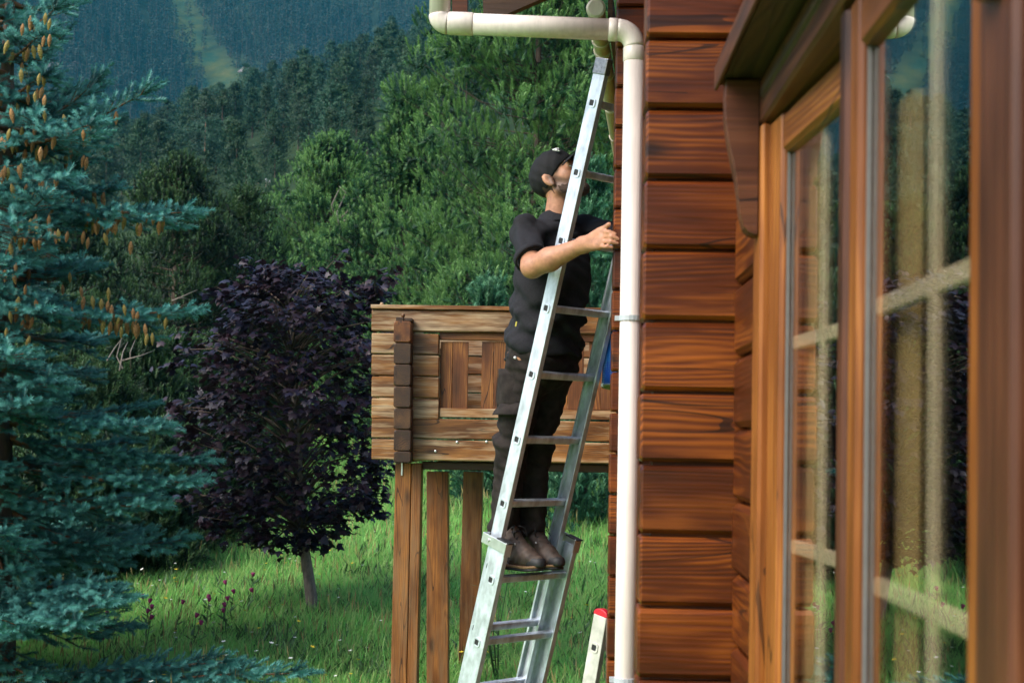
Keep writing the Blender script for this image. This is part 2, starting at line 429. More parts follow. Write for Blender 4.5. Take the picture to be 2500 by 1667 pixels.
class MB:
    def __init__(s): s.v = []; s.f = []; s.m = []
    def add(s, V, Fs, mi=0):
        b = len(s.v)
        s.v += [tuple(map(float, p)) for p in V]
        s.f += [tuple(i + b for i in f) for f in Fs]
        s.m += [mi] * len(Fs)
    def box(s, c, sz, Rm=None, mi=0):
        P = np.array([[x, y, z] for x in (-.5, .5) for y in (-.5, .5) for z in (-.5, .5)]) * np.array(sz)
        if Rm is not None: P = P @ np.array(Rm).T
        s.add(P + np.array(c), [(0, 1, 3, 2), (4, 6, 7, 5), (0, 4, 5, 1), (2, 3, 7, 6), (0, 2, 6, 4), (1, 5, 7, 3)], mi)
    def prism(s, prof, x0, x1, mi=0):
        """profile in (y,z), counter clockwise seen from +x, extruded along x"""
        n = len(prof)
        V = [(x0, y, z) for y, z in prof] + [(x1, y, z) for y, z in prof]
        s.add(V, [(i, (i + 1) % n, n + (i + 1) % n, n + i) for i in range(n)] + [tuple(range(n - 1, -1, -1)), tuple(range(n, 2 * n))], mi)
    def tube(s, pts, rad, n=8, cap=True, mi=0):
        pts = [np.array(p, float) for p in pts]
        if not hasattr(rad, '__len__'): rad = [rad] * len(pts)
        T = [pts[min(i + 1, len(pts) - 1)] - pts[max(i - 1, 0)] for i in range(len(pts))]
        T = [t / (np.linalg.norm(t) + 1e-12) for t in T]
        a = np.array([0, 0, 1.0]) if abs(T[0][2]) < .9 else np.array([1.0, 0, 0])
        u = np.cross(T[0], a); u /= np.linalg.norm(u)
        V = []
        for p, t, r in zip(pts, T, rad):
            u = u - t * (u @ t); u /= np.linalg.norm(u)
            w = np.cross(t, u)
            for k in range(n):
                an = 2 * math.pi * k / n
                V.append(p + r * (math.cos(an) * u + math.sin(an) * w))
        Fs = [(i * n + k, i * n + (k + 1) % n, (i + 1) * n + (k + 1) % n, (i + 1) * n + k) for i in range(len(pts) - 1) for k in range(n)]
        if cap:
            Fs.append(tuple(range(n - 1, -1, -1)))
            b = (len(pts) - 1) * n
            Fs.append(tuple(range(b, b + n)))
        s.add(V, Fs, mi)
    def lathe(s, prof, c=(0, 0, 0), n=16, mi=0):
        V = []; m = len(prof)
        for r, z in prof:
            for k in range(n):
                a = 2 * math.pi * k / n
                V.append((c[0] + r * math.cos(a), c[1] + r * math.sin(a), c[2] + z))
        Fs = [(i * n + k, i * n + (k + 1) % n, (i + 1) * n + (k + 1) % n, (i + 1) * n + k) for i in range(m - 1) for k in range(n)]
        Fs += [tuple(range(n - 1, -1, -1)), tuple(range((m - 1) * n, m * n))]
        s.add(V, Fs, mi)
    def build(s, name, mats=(), smooth=False):
        me = bpy.data.meshes.new(name)
        me.from_pydata(s.v, [], s.f)
        for mt in (mats if isinstance(mats, (list, tuple)) else [mats]): me.materials.append(mt)
        me.polygons.foreach_set("material_index", s.m)
        if smooth: me.polygons.foreach_set("use_smooth", [True] * len(s.f))
        me.update()
        return me
def auto_smooth(o, ang=40):
    me = o.data
    me.polygons.foreach_set("use_smooth", [True] * len(me.polygons))
    try: me.set_sharp_from_angle(angle=R(ang))
    except Exception: pass

ROT = {'x': (0, 0, 0), 'y': (0, 0, R(90)), 'z': (0, R(-90), 0)}
_cache = {}
def timber_mesh(length, wy, wz, ch, mat):
    key = (round(length, 3), round(wy, 3), round(wz, 3), round(ch, 4), mat.name)
    if key not in _cache:
        a, b = wy / 2, wz / 2
        p = [(-a + ch, -b), (a - ch, -b), (a, -b + ch), (a, b - ch), (a - ch, b), (-a + ch, b), (-a, b - ch), (-a, -b + ch)]
        e = min(0.006, ch * .6)
        mb = MB()
        # small bevel at both ends
        n = 8
        q = [(y * (1 - e / a), z * (1 - e / b)) for y, z in p]
        V = [(-length / 2, y, z) for y, z in q] + [(-length / 2 + e, y, z) for y, z in p] + [(length / 2 - e, y, z) for y, z in p] + [(length / 2, y, z) for y, z in q]
        Fs = []
        for r in range(3):
            Fs += [(r * n + i, r * n + (i + 1) % n, (r + 1) * n + (i + 1) % n, (r + 1) * n + i) for i in range(n)]
        Fs += [tuple(range(n - 1, -1, -1)), tuple(range(3 * n, 4 * n))]
        mb.add(V, Fs)
        me = mb.build("timber", [mat])
        me.flip_normals() if False else None
        _cache[key] = me
    return _cache[key]
def timber(name, parent, axis, x, y, z, mat, ch=0.003, jig=0.0):
    """a piece of wood filling the box x,y,z (pairs), grain along axis"""
    c = [(x[0] + x[1]) / 2, (y[0] + y[1]) / 2, (z[0] + z[1]) / 2]
    d = [abs(x[1] - x[0]), abs(y[1] - y[0]), abs(z[1] - z[0])]
    if axis == 'x': L, wy, wz = d[0], d[1], d[2]
    elif axis == 'y': L, wy, wz = d[1], d[0], d[2]
    else: L, wy, wz = d[2], d[1], d[0]
    rot = list(ROT[axis])
    if jig: rot = [r + random.uniform(-jig, jig) for r in rot]
    return put(name, timber_mesh(L, wy, wz, ch, mat), None, parent, c, rot)

# ------------------------------------------------------------------ terrain
def meadow_z(x, y):
    z = -2.75 + 0.112 * np.maximum(0, y - 5.0) + 0.055 * np.minimum(x + 0.0, 2.0) * np.clip((y - 6) / 10, 0, 1)
    z = z + 0.06 * np.sin(x * 1.7 + y * .6) * np.cos(y * 1.1 - x * .4) + 0.10 * np.sin(x * .5 + 1) * np.sin(y * .33)
    return z
def ridge_py(px):
    return np.interp(px, [-800, 0, 250, 440, 600, 800, 1000, 1150, 1500, 2600], [560, 430, 335, 255, 190, 118, 45, -40, -160, -420])
def hill_z(x, y):
    a = x / np.maximum(y, 1)
    e = (1073 - ridge_py(1354 + F * a)) / F
    top = e * 300 - 8.5
    base = meadow_z(np.zeros_like(a), np.full_like(a, 55.0))
    t = np.clip((y - 55) / 245, 0, 1)
    t = t ** 0.92
    z = base + (top - base) * t
    z = np.where(y > 300, top - (y - 300) * 0.5, z)
    return z + 1.2 * np.sin(x * .11 + 2) * np.sin(y * .07) * np.clip((y - 60) / 60, 0, 1)
def mount_z(x, y):
    z = -18 + (y - 400) * 0.62 + 14 * np.sin(x * .018 + 1.3) + 7 * np.sin(x * .05 + y * .02) - 0.05 * x
    return z
def grid_mesh(name, xs, ys, fz, mat, attr=None):
    X, Y = np.meshgrid(xs, ys)
    Z = fz(X, Y)
    V = np.stack([X.ravel(), Y.ravel(), Z.ravel()], 1)
    nx, ny = len(xs), len(ys)
    i = np.arange(nx * ny).reshape(ny, nx)
    Fc = np.stack([i[:-1, :-1].ravel(), i[:-1, 1:].ravel(), i[1:, 1:].ravel(), i[1:, :-1].ravel()], 1)
    me = mesh_np(name, V, Fc, [mat], smooth=True)
    if attr:
        A = me.attributes.new(attr[0], 'FLOAT', 'POINT')
        A.data.foreach_set("value", attr[1](X, Y, Z).ravel().astype(np.float32))
    o = put(name, me)
    o["kind"] = "structure"
    return o
grid_mesh("meadow", np.linspace(-70, 70, 141), np.concatenate([np.linspace(-40, 6, 12), np.linspace(6.5, 60, 90)]), meadow_z, M['meadow'])
grid_mesh("hillside", np.linspace(-420, 420, 170), np.linspace(55, 420, 110), hill_z, M['hill'])
def pasture_mask(X, Y, Z):
    px = 1354 + F * X / Y
    py = 1073 - F * Z / Y
    c = np.interp(py, [-200, 0, 60, 120, 170, 230, 300], [400, 408, 420, 448, 500, 535, 560])
    w = np.interp(py, [-200, 0, 100, 170, 230], [38, 40, 42, 62, 80])
    return np.clip(1.2 - np.abs(px - c + 9 * np.sin(py * .09) + 6 * np.sin(py * .23 + 1)) / w, 0, 1) ** 0.5
grid_mesh("mountain", np.linspace(-900, 900, 260), np.linspace(390, 1150, 150), mount_z, M['mountain'], ("pasture", pasture_mask))

# ------------------------------------------------------------------ the log house
P = 0.1553                                   # height of one course of logs
ZG = at(1680, 958, 3.1)[2]                   # one groove between two courses
XW = 0.388                                   # outer face of the long wall
house = thing("log_house", "reddish brown varnished log house with white barred windows, at right", "house", (0.6, 3.1, -2.7))
GAP = 0.0075
def courses(z0, z1, off=0.0):
    k0 = math.ceil((z0 - ZG - off) / P)
    k = k0
    while ZG + off + (k + 1) * P <= z1:
        yield ZG + off + k * P + GAP / 2, ZG + off + (k + 1) * P - GAP / 2
        k += 1
WIN_Y0, WIN_Y1, WIN_Z0, WIN_Z1 = 1.17, 2.765, -0.72, 0.70
# cross wall logs whose ends stick out of the long wall: near one and far one
def left_edge(px, Y, z):                     # x of the tail ends, following the photograph's plumb line
    return at(px, 850, Y)[0]
for z0, z1 in courses(-2.8, 2.3):
    j = random.uniform(-.0025, .0025)
    timber("log", house, 'x', (0.188 + j, 0.60), (3.10 + j, 3.225), (z0, z1), M['log'], 0.0095)
    if z1 < 2.0:
        j = random.uniform(-.002, .002)
        timber("log", house, 'x', (0.212 + j, 0.60), (5.40 + j, 5.52), (z0, z1), M['log'], 0.008)
for z0, z1 in courses(-2.8, 2.2, P / 2):
    j = random.uniform(-.002, .002)
    full = z1 < WIN_Z0 + .05 or z0 > WIN_Z1 - .02
    xs = (XW + j, XW + .12)
    if full:
        timber("log", house, 'y', xs, (-0.6, 3.098), (z0, z1), M['log'], 0.012)
    else:
        timber("log", house, 'y', xs, (-0.6, WIN_Y0), (z0, z1), M['log'], 0.012)
        timber("log", house, 'y', xs, (WIN_Y1, 3.098), (z0, z1), M['log'], 0.012)
    timber("log", house, 'y', (XW + j, XW + .12), (3.228, 5.398), (z0, z1), M['log'], 0.012)
    timber("log", house, 'y', (0.47 + j, 0.59), (5.523, 10.35), (z0, z1), M['log'], 0.012)
# dark tongues that close the joints between the logs
def core(x, y, z):
    b = MB(); b.box([(a + c) / 2 for a, c in (x, y, z)], [c - a for a, c in (x, y, z)])
    put("wall_core", b.build("wall_core", M['log']), None, house)
core((.215, .58), (3.128, 3.195), (-2.8, 2.3)); core((.235, .58), (5.425, 5.495), (-2.8, 2.0))
core((.415, .475), (2.77, 3.127), (-2.8, 2.2)); core((.415, .475), (3.23, 5.42), (-2.8, 2.2)); core((.50, .56), (5.53, 10.3), (-2.8, 2.2))
core((.415, .475), (-.6, 2.769), (-2.8, -1.1)); core((.415, .475), (-.6, 2.769), (.70, 2.2)); core((.415, .475), (-.6, 1.18), (-1.099, .699))
# room behind the windows
mb = MB()
for c, s in (((2.4, 1.9, .35), (3.4, .04, 3.2)),):
    pass
def room_box(x0, x1, y0, y1, z0, z1, t=.06):
    b = MB()
    b.box(((x0 + x1) / 2, (y0 + y1) / 2, z0 - t / 2), (x1 - x0, y1 - y0, t))
    b.box(((x0 + x1) / 2, (y0 + y1) / 2, z1 + t / 2), (x1 - x0, y1 - y0, t))
    b.box((x1 + t / 2, (y0 + y1) / 2, (z0 + z1) / 2), (t, y1 - y0, z1 - z0))
    b.box(((x0 + x1) / 2, y0 - t / 2, (z0 + z1) / 2), (x1 - x0, t, z1 - z0))
    b.box(((x0 + x1) / 2, y1 + t / 2, (z0 + z1) / 2), (x1 - x0, t, z1 - z0))
    return b
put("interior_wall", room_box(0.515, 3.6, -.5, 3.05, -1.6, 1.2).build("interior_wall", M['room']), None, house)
# gable / upper wall and roof over everything, out of the picture but real
timber("roof_plank", house, 'y', (0.50, 3.5), (-0.6, 5.4), (2.32, 2.38), M['darkwood'])

# windows : casing, sashes, panes, glazing bars
ZT = 0.525                                   # top of the glass
b = MB(); b.box((.03, -.03, -1.115), (.11, 1.60, .045))
casing = put("window_casing", b.build("window_casing", M['casing']), None, house, (XW, 2.0, 0))
def bar(name, parent, axis, x, y, z, mat, ch=0.004):
    return timber(name, parent, axis, x, y, z, mat, ch)
XC, XS, XG = 0.3785, 0.3935, 0.411
bar("casing_board", casing, 'z', (XC, .50), (2.66, 2.757), (-1.0, .60), M['frame'], 0.006)
bar("casing_board", casing, 'z', (XC, .50), (1.19, 1.292), (-1.0, .60), M['casing'], 0.006)
bar("casing_board", casing, 'y', (XC, .50), (1.19, 2.757), (.602, .69), M['casing'], 0.006)
bar("casing_board", casing, 'y', (XC - .012, .50), (1.19, 2.757), (-1.09, -1.002), M['casing'], 0.006)
bar("mullion", casing, 'z', (0.3885, .50), (1.935, 1.983), (-1.0, .60), M['casing'], 0.010)
bar("drip_moulding", casing, 'y', (0.3735, .40), (1.295, 2.657), (.640, .668), M['darkwood'], 0.008)
for wy0, wy1, mun in ((1.985, 2.658, 2.36), (1.294, 1.933, 1.594)):
    b = MB(); b.box((-.004, -(wy1 - wy0) / 2, -.955), (.016, wy1 - wy0 - .02, .03))          # weather bar
    win = put("window", b.build("window", M['frame']), None, house, (XS, wy1, 0))
    far_in, near_in = wy1 - (.098 if wy1 > 2.2 else .060), wy0 + .078
    bar("sash_frame", win, 'z', (XS, .434), (far_in, wy1), (-.99, .598), M['frame'], 0.007)
    bar("sash_frame", win, 'z', (XS, .434), (wy0, near_in), (-.99, .598), M['frame'], 0.007)
    bar("sash_frame", win, 'y', (XS + .0015, .434), (near_in, far_in), (ZT, .596), M['frame'], 0.007)
    bar("sash_frame", win, 'y', (XS + .0015, .434), (near_in, far_in), (-.99, -.92), M['frame'], 0.007)
    g = MB(); g.box((0, 0, 0), (.003, far_in - near_in + .01, ZT + .92 + .01))
    ajar = 0.0
    pane = put("pane", g.build("pane", M['glass']), None, win, (XG + .0015 + math.sin(ajar) * (far_in - near_in) / 2, (far_in + near_in) / 2, (ZT - .92) / 2), (0, 0, ajar))
    # seal round the pane
    for (a0, a1, z0, z1) in ((far_in - .0035, far_in - .0005, -.92, ZT), (near_in + .0005, near_in + .0035, -.92, ZT)):
        b = MB(); b.box((0, 0, 0), (.006, a1 - a0, z1 - z0)); put("glazing_seal", b.build("glazing_seal", M['seal']), None, win, (XG - .004, (a0 + a1) / 2, (z0 + z1) / 2))
    bar("glazing_bar", win, 'z', (XG + .009 - .004 * (ajar == 0), XG + .021 - .004 * (ajar == 0)), (mun - .015, mun + .015), (-.92, ZT), M['muntin'], 0.003)
    for zz in (-.545, -.183, .181):
        bar("glazing_bar", win, 'y', (XG + .0145 - .008 * (ajar == 0), XG + .0285 - .008 * (ajar == 0)), (near_in, far_in - .001), (zz - .0125, zz + .0125), M['muntin'], 0.003)
    if wy1 > 2.2: win.rotation_euler = (0, 0, R(4.0))          # the far sash stands a little ajar, hinged on its far side
# curtains behind the panes
def curtain(y0, y1, x, z0, z1, amp=.012):
    n = 26
    ys = np.linspace(y0, y1, n); V = []
    for t in (0, .004):
        for z in np.linspace(z0, z1, 6):
            for i, y in enumerate(ys):
                V.append((x + t + amp * math.sin(i * 1.35 + .3 * z), y, z))
    V = np.array(V); Fs = []
    m = 6 * n
    for l in range(2):
        for r in range(5):
            for i in range(n - 1):
                q = (l * m + r * n + i, l * m + r * n + i + 1, l * m + (r + 1) * n + i + 1, l * m + (r + 1) * n + i)
                Fs.append(q if l else q[::-1])
    b = MB(); b.add(V, Fs)
    return b.build("curtain", M['curtain'], True)
put("curtain", curtain(1.80, 1.94, .458, -1.3, .455), None, house, (0, 0, 0))
put("curtain", curtain(2.44, 2.60, .460, -1.3, .62), None, house, (0, 0, 0))

# canopy board over the windows with its carved brackets
bar("canopy_board", house, 'y', (0.3065, XW - .001), (-.4, 2.752), (.692, .716), M['darkwood'], 0.005)
bar("canopy_edge", house, 'y', (0.2995, 0.3065), (-.4, 2.76), (.684, .730), M['casing'], 0.002)
def bracket(yc):
    pts = [(XC - .0015, .690), (.3145, .690), (.3125, .655), (.3135, .615), (.3185, .575), (.3265, .535), (.3345, .500), (.3395, .465), (.3435, .430), (.3505, .405), (.3600, .394), (.3700, .3905), (XC - .0015, .3905)]
    n = len(pts); h = .020; e = .004
    cx, cz = .352, .54
    b = MB()
    V = []
    for yy, s in ((-h, 1), (-h + e, 0), (h - e, 0), (h, 1)):
        for x, z in pts:
            k = e * s
            dx, dz = cx - x, cz - z
            L_ = math.hypot(dx, dz)
            V.append((x + dx / L_ * k - .352, yy, z + dz / L_ * k - .54))
    Fs = []
    for r in range(3):
        Fs += [(r * n + i, (r + 1) * n + i, (r + 1) * n + (i + 1) % n, r * n + (i + 1) % n) for i in range(n)]
    Fs += [tuple(range(n)), tuple(range(4 * n - 1, 3 * n - 1, -1))]
    b.add(V, Fs)
    o = put("bracket", b.build("bracket", M['casing']), None, house, (.352, yc, .54))
    return o
bracket(2.705); bracket(1.235)

# eave of the roof above the far corner
def at_poly(name, pix, Y, depth, mat, parent):
    A = np.array([at(x, y, Y) for x, y in pix]); c = A.mean(0)
    n = len(pix)
    V = np.concatenate([A - c, A - c + np.array([0, depth, 0])])
    Fs = [tuple(range(n)), tuple(range(2 * n - 1, n - 1, -1))] + [(i, n + i, n + (i + 1) % n, (i + 1) % n) for i in range(n)]
    b = MB(); b.add(V, Fs)
    return put(name, b.build(name, mat), None, parent, c)
at_poly("eave_board", [(1172, -160), (1180, 34), (1232, 37), (1318, 0), (1640, -150)], 5.75, .05, M['darkwood'], house)
at_poly("rafter_end", [(1103, -120), (1104, 38), (1141, 36), (1140, -120)], 5.9, .09, M['casing'], house)
timber("roof_plank", house, 'y', (-.40, 3.5), (3.6, 7.0), (2.40, 2.46), M['darkwood'])

# ------------------------------------------------------------------ drain pipe
YP = 5.345
pipe = thing("drainpipe", "cream plastic drainpipe bending down the log corner of the house", "drainpipe", at(1510, 1660, YP))
rp = .0405
p_top = at(1524, 130, YP); p_bot = at(1508, 2300, YP)
h_l, h_r = at(1110, 58, YP), at(1488, 73, YP)
def arc(c, r, a0, a1, n=10):
    return [c + r * np.array([math.cos(a), 0, math.sin(a)]) for a in np.linspace(a0, a1, n)]
XV = at(1548, 200, YP)[0]
HZ = at(1300, 66, YP)[2]
tilt = (h_r[2] - h_l[2]) / (h_r[0] - h_l[0])
def hz(x): return h_l[2] + tilt * (x - h_l[0])
re = .066
xr = XV - re
mb = MB(); mb.tube(arc(np.array([xr, YP, hz(xr) - re]), re, R(90), R(0)), rp + .001, 20)
put("pipe_elbow", mb.build("pipe_elbow", M['pvc'], True), None, pipe)
xl = at(1093, 55, YP)[0]; XL = at(1052, 10, YP)[0] + rp - .006
re2 = xl - XL
mb = MB(); mb.tube(arc(np.array([xl, YP, hz(xl) + re2]), re2, R(180), R(270)), rp + .0015, 20)
put("pipe_elbow", mb.build("pipe_elbow", M['pvc'], True), None, pipe)
mb = MB(); mb.tube([(XL, YP, hz(xl) + re2 - .001), (XL, YP, 2.25)], rp, 20); put("pipe_section", mb.build("pipe_section", M['pvc'], True), None, pipe)
mb = MB(); mb.tube([(xl, YP, hz(xl)), (xr, YP, hz(xr))], rp, 20); put("pipe_section", mb.build("pipe_section", M['pvc'], True), None, pipe)
zb = hz(xr) - re
mb = MB(); mb.tube([(XV, YP, zb), (XV, YP, -2.72)], rp, 20); put("pipe_section", mb.build("pipe_section", M['pvc'], True), None, pipe)
def ring(pa, pb, r):
    b = MB()
    pa = np.array(pa); pb = np.array(pb)
    b.tube([pa, pa + (pb - pa) * .06, pb - (pb - pa) * .06, pb], [r - .003, r, r, r - .003], 20)
    return b.build("pipe_socket", M['pvc'], True)
for xa, xb in ((xl, at(1156, 58, YP)[0]), (at(1486, 70, YP)[0], xr)):
    put("pipe_socket", ring((xa, YP, hz(xa)), (xb, YP, hz(xb)), rp + .003), None, pipe)
put("pipe_socket", ring((XV, YP, zb), (XV, YP, at(1545, 152, YP)[2]), rp + .0025), None, pipe)
for py in (777, 1659):
    z = at(1528, py, YP)[2]
    b = MB()
    n = 18; V = []
    for zz in (-.0095, .0095):
        for k in range(n):
            a = 2 * math.pi * k / n
            V.append(((rp + .005) * math.cos(a), (rp + .005) * math.sin(a), zz))
    b.add(V, [(k, (k + 1) % n, n + (k + 1) % n, n + k) for k in range(n)] + [tuple(range(n - 1, -1, -1)), tuple(range(n, 2 * n))])
    b.box((-.048, .005, 0), (.022, .03, .018)); b.box((.048, .005, 0), (.02, .03, .018))
    b.box((0, .05, 0), (.014, .03, .014))
    put("pipe_clip", b.build("pipe_clip", M['clip']), None, pipe, (XV, YP, z))

# ------------------------------------------------------------------ eaves gutter going away from us
g0 = at(1455, 22, 6.0)
gd = np.array([.077, 1.0, 0.0])
gut = thing("eaves_gutter", "pale yellowish gutter with a round white end cap under the eave", "gutter", g0)
rg = .038
def gprof(c, r0, r1, n=14):
    V = []
    for r in (r1, r0):
        for k in range(n + 1):
            a = math.pi + math.pi * k / n
            V.append((c[0] + r * math.cos(a), c[1], c[2] + r * math.sin(a)))
    return V
a = gprof(g0, rg - .003, rg); e1 = g0 + gd * 5.0; c_ = gprof(e1, rg - .003, rg)
n = len(a)
b = MB(); b.add(a + c_, [(i, i + 1, n + i + 1, n + i) for i in range(n - 1)] + [(0, n, 2 * n - 1, n - 1)] + [tuple(range(n - 1, -1, -1)), tuple(range(n, 2 * n))])
put("gutter_channel", b.build("gutter_channel", M['gutter'], False), None, gut)
b = MB(); b.tube([g0 - gd * .012, g0 - gd * .006, g0 + gd * .012], [rg * .85, rg + .004, rg + .004], 18)
put("end_cap", b.build("end_cap", M['pvc'], False), None, gut)
for t in (.45, .62, 1.05, 1.75, 2.5, 3.3):
    c = g0 + gd * t
    V = gprof(c, rg, rg + .005) + gprof(c + gd * .03, rg, rg + .005)
    b = MB(); b.add(V, [(i, i + 1, n + i + 1, n + i) for i in range(n - 1)] + [(0, n, 2 * n - 1, n - 1)] + [tuple(range(n - 1, -1, -1)), tuple(range(n, 2 * n))])
    put("gutter_bracket", b.build("gutter_bracket", M['pvc']), None, gut)
b = MB(); b.box((0, 0, 0), (.02, 5.0, .12))
o = put("fascia_board", b.build("fascia_board", M['darkwood']), None, gut, g0 + gd * 2.55 + np.array([.058, 0, .03]), (0, 0, -math.atan(.077)))

# ------------------------------------------------------------------ balcony on posts
YB = 10.2
bx0 = span(907, 1560, 1075, 1126, YB)
balc = thing("balcony", "weathered log balcony standing on tall square posts behind the ladder", "balcony", (at(995, 1126, YB)[0], YB, -2.1))
def brow(name, x0, x1, y0, y1, Y, d, mat, axis='x', ch=.008, jig=0.0):
    X0, X1, Z0, Z1 = span(x0, x1, y0, y1, Y)
    return timber(name, balc, axis, (X0, X1), (Y, Y + d), (Z0, Z1), mat, ch, jig)
brow("rail_cap", 905, 1575, 748, 758, YB - .02, .17, M['balc'], ch=.004)
brow("log", 907, 1575, 760, 812, YB, .12, M['balc'], jig=.001)
for y0 in (814, 867, 920, 973):
    brow("log", 907, 1071, y0, y0 + 50, YB + random.uniform(-.003, .003), .12, M['balc'], jig=.001)
brow("log", 907, 1575, 1025, 1074, YB, .12, M['balc'], jig=.001)
brow("log", 907, 1575, 1077, 1127, YB, .12, M['balc'], jig=.001)
brow("header_board", 1072.5, 1575, 815, 833, YB + .035, .06, M['balcboard'], ch=.004)
brow("sill_board", 1072.5, 1575, 1000, 1022, YB + .02, .08, M['balc'], ch=.004)
for xa in (1074.5, 1175.5, 1277, 1357, 1437.5, 1512):
    brow("baluster_board", xa, xa + 29.5, 834, 999.5, YB + .055 + random.uniform(0, .004), .024, M['balcboard'], 'z', ch=.003, jig=.0015)
    brow("baluster_board", xa + 30.3, xa + 68, 834, 999.5, YB + .055 + random.uniform(0, .004), .024, M['balcboard'], 'z', ch=.003, jig=.0015)
# the side rail's logs, seen end on
cols = [(783, 836), (836.5, 889), (889.5, 942), (942.5, 995), (995.5, 1048), (1048.5, 1101), (1101.5, 1130)]
for i, (y0, y1) in enumerate(cols):
    X0, X1, Z0, Z1 = span(961, 1002, y0, y1, YB - .16)
    j = random.uniform(-.006, .006)
    o = timber("log_end", balc, 'y', (X0, X1 + .004), (YB - .16 + j, YB - .003), (Z0 + .0015, Z1 - .0015), M['balcend'] if i else M['balcboard'], .011)
    timber("log", balc, 'y', (X0, X1), (YB + .123, YB + 2.1), (Z0 + .0015, Z1 - .0015), M['balc'], .016)
# split top of that corner, with its wooden peg
X0, X1, Z0, Z1 = span(966, 1006, 776, 784, YB - .16)
timber("split_block", balc, 'x', (X0, (X0 + X1) / 2 - .004), (YB - .15, YB - .005), (Z0, Z1 + .006), M['balcend'], .004, .03)
timber("split_block", balc, 'x', ((X0 + X1) / 2 + .004, X1), (YB - .15, YB - .005), (Z0, Z1), M['balcend'], .004, .03)
for px, py, YY in ((932, 749, YB + .04), (984, 776, YB - .08)):
    c = at(px, py, YY)
    b = MB(); b.lathe([(.008, -.02), (.009, .006), (.014, .010), (.014, .022), (.009, .030), (.002, .032)], (0, 0, 0), 10)
    put("peg", b.build("peg", M['balc'], True), None, balc, c)
# far rail, deck, joists
for y0 in (845, 890, 935, 980):
    brow("log", 925, 1560, y0 - 18, y0 + 25, YB + 2.1, .12, M['balc'])
for k in range(7):
    X0, X1, Z0, Z1 = span(1000, 1575, 1075, 1082, YB + .15)
    timber("deck_plank", balc, 'x', (X0, X1), (YB + .14 + k * .28, YB + .41 + k * .28), (Z0 - .03, Z0), M['balc'], .003)
X0, X1, Z0, Z1 = span(1032, 1575, 1131, 1150, YB + .2)
timber("joist", balc, 'x', (X0, X1), (YB + .16, YB + .26), (Z0, Z1), M['darkwood'], .006)
timber("joist", balc, 'x', (X0, X1), (YB + 1.95, YB + 2.05), (Z0 - .02, Z1), M['darkwood'], .006)
for t in (.08, .75, 1.4):
    timber("joist", balc, 'y', (X0 + t, X0 + t + .09), (YB + .27, YB + 1.94), (Z0 + .01, Z1), M['darkwood'], .006)
def post(pt, pb, Y, w, d, seam=None):
    a, c = at(*pt, Y), at(*pb, Y)
    zg = float(meadow_z(np.array(a[0]), np.array(Y))) - .35
    dx = (c[0] - a[0]) / (a[2] - c[2])
    L_ = a[2] - zg
    pcs = [(0, w)] if seam is None else [(0, seam - .0015), (seam + .0015, w)]
    for s0, s1 in pcs:
        me = timber_mesh(L_, d, s1 - s0, .006, M['postw'])
        ang = math.atan(dx)
        o = put("post", me, None, balc, (a[0] + (s0 + s1) / 2 + dx * L_ / 2, Y + d / 2, a[2] - L_ / 2), (0, R(-90) + ang, 0))
post((964, 1130), (954, 1667), YB + .10, .192, .15, .118)
post((1055, 1151), (1035, 1667), YB + .95, .17, .15)
post((1127, 1151), (1121, 1667), YB + 1.95, .168, .15)
# galvanised strap under the corner
c0 = at(981, 1145, YB + .09)
b = MB(); b.box((0, 0, 0), (.010, .004, .09)); put("strap", b.build("strap", M['steel']), None, balc, c0)
# screw heads on the bottom logs
for px, py in ((1063, 1101), (1116, 1079), (1188, 1078), (1415, 1103)):
    b = MB(); b.lathe([(.009, 0), (.009, .003), (.004, .005)], (0, 0, 0), 10)
    put("screw_head", b.build("screw_head", M['steel']), None, balc, at(px, py, YB - .002), (R(90), 0, 0))

# ------------------------------------------------------------------ ladders
AL, LAM = R(45.2), R(16.53)
lw = np.array([math.cos(AL), math.sin(AL), 0]); ln_ = np.array([math.sin(AL), -math.cos(AL), 0])
lu = ln_ * math.sin(LAM) + np.array([0, 0, math.cos(LAM)])
lq = np.cross(lw, lu)                                     # across the rail's side face, towards the wall
lq = lq if lq @ ln_ > 0 else -lq
LA = np.array([.1278, 5.6246, 1.3406])                    # outer face of the near rail at the top rung
LR = np.array([lw, lq, lu]).T                             # local x across, y towards the wall, z along the rail
lad_base = LA - lu * (LA[2] + 2.52) / lu[2]
ladder = thing("extension_ladder", "tall silver aluminium extension ladder that the man in black stands on", "ladder", lad_base)
def lpart(name, mb, mat, root, A, Rm, smooth=False, bevel=.0025):
    if np.linalg.det(Rm) < 0:                              # keep the frame right handed
        mb.v = [(x, -y, z) for x, y, z in mb.v]; mb.f = [f[::-1] for f in mb.f]
        Rm = Rm @ np.diag([1, -1, 1])
    o = put(name, mb.build(name, mat, smooth), None, root, A)
    o.rotation_euler = Matrix(Rm.tolist()).to_euler()
    if bevel:
        bv = o.modifiers.new("bevel", 'BEVEL'); bv.width = bevel; bv.segments = 2; bv.limit_method = 'ANGLE'
    return o
def channel(t, d, z0, z1, lip=.0, th=.004):
    """hollow looking rail: web on the outside (x=0), flanges at both sides, turned inwards to x=t"""
    b = MB()
    prof = [(0, -d / 2), (t, -d / 2), (t, -d / 2 + .010), (t - th, -d / 2 + .010), (t - th, -d / 2 + th), (th, -d / 2 + th), (th, d / 2 - th), (t - th, d / 2 - th), (t - th, d / 2 - .010), (t, d / 2 - .010), (t, d / 2), (0, d / 2)]
    n = len(prof)
    V = [(x, y, z0) for x, y in prof] + [(x, y, z1) for x, y in prof]
    b.add(V, [(i, (i + 1) % n, n + (i + 1) % n, n + i) for i in range(n)] + [tuple(range(n - 1, -1, -1)), tuple(range(n, 2 * n))])
    return b
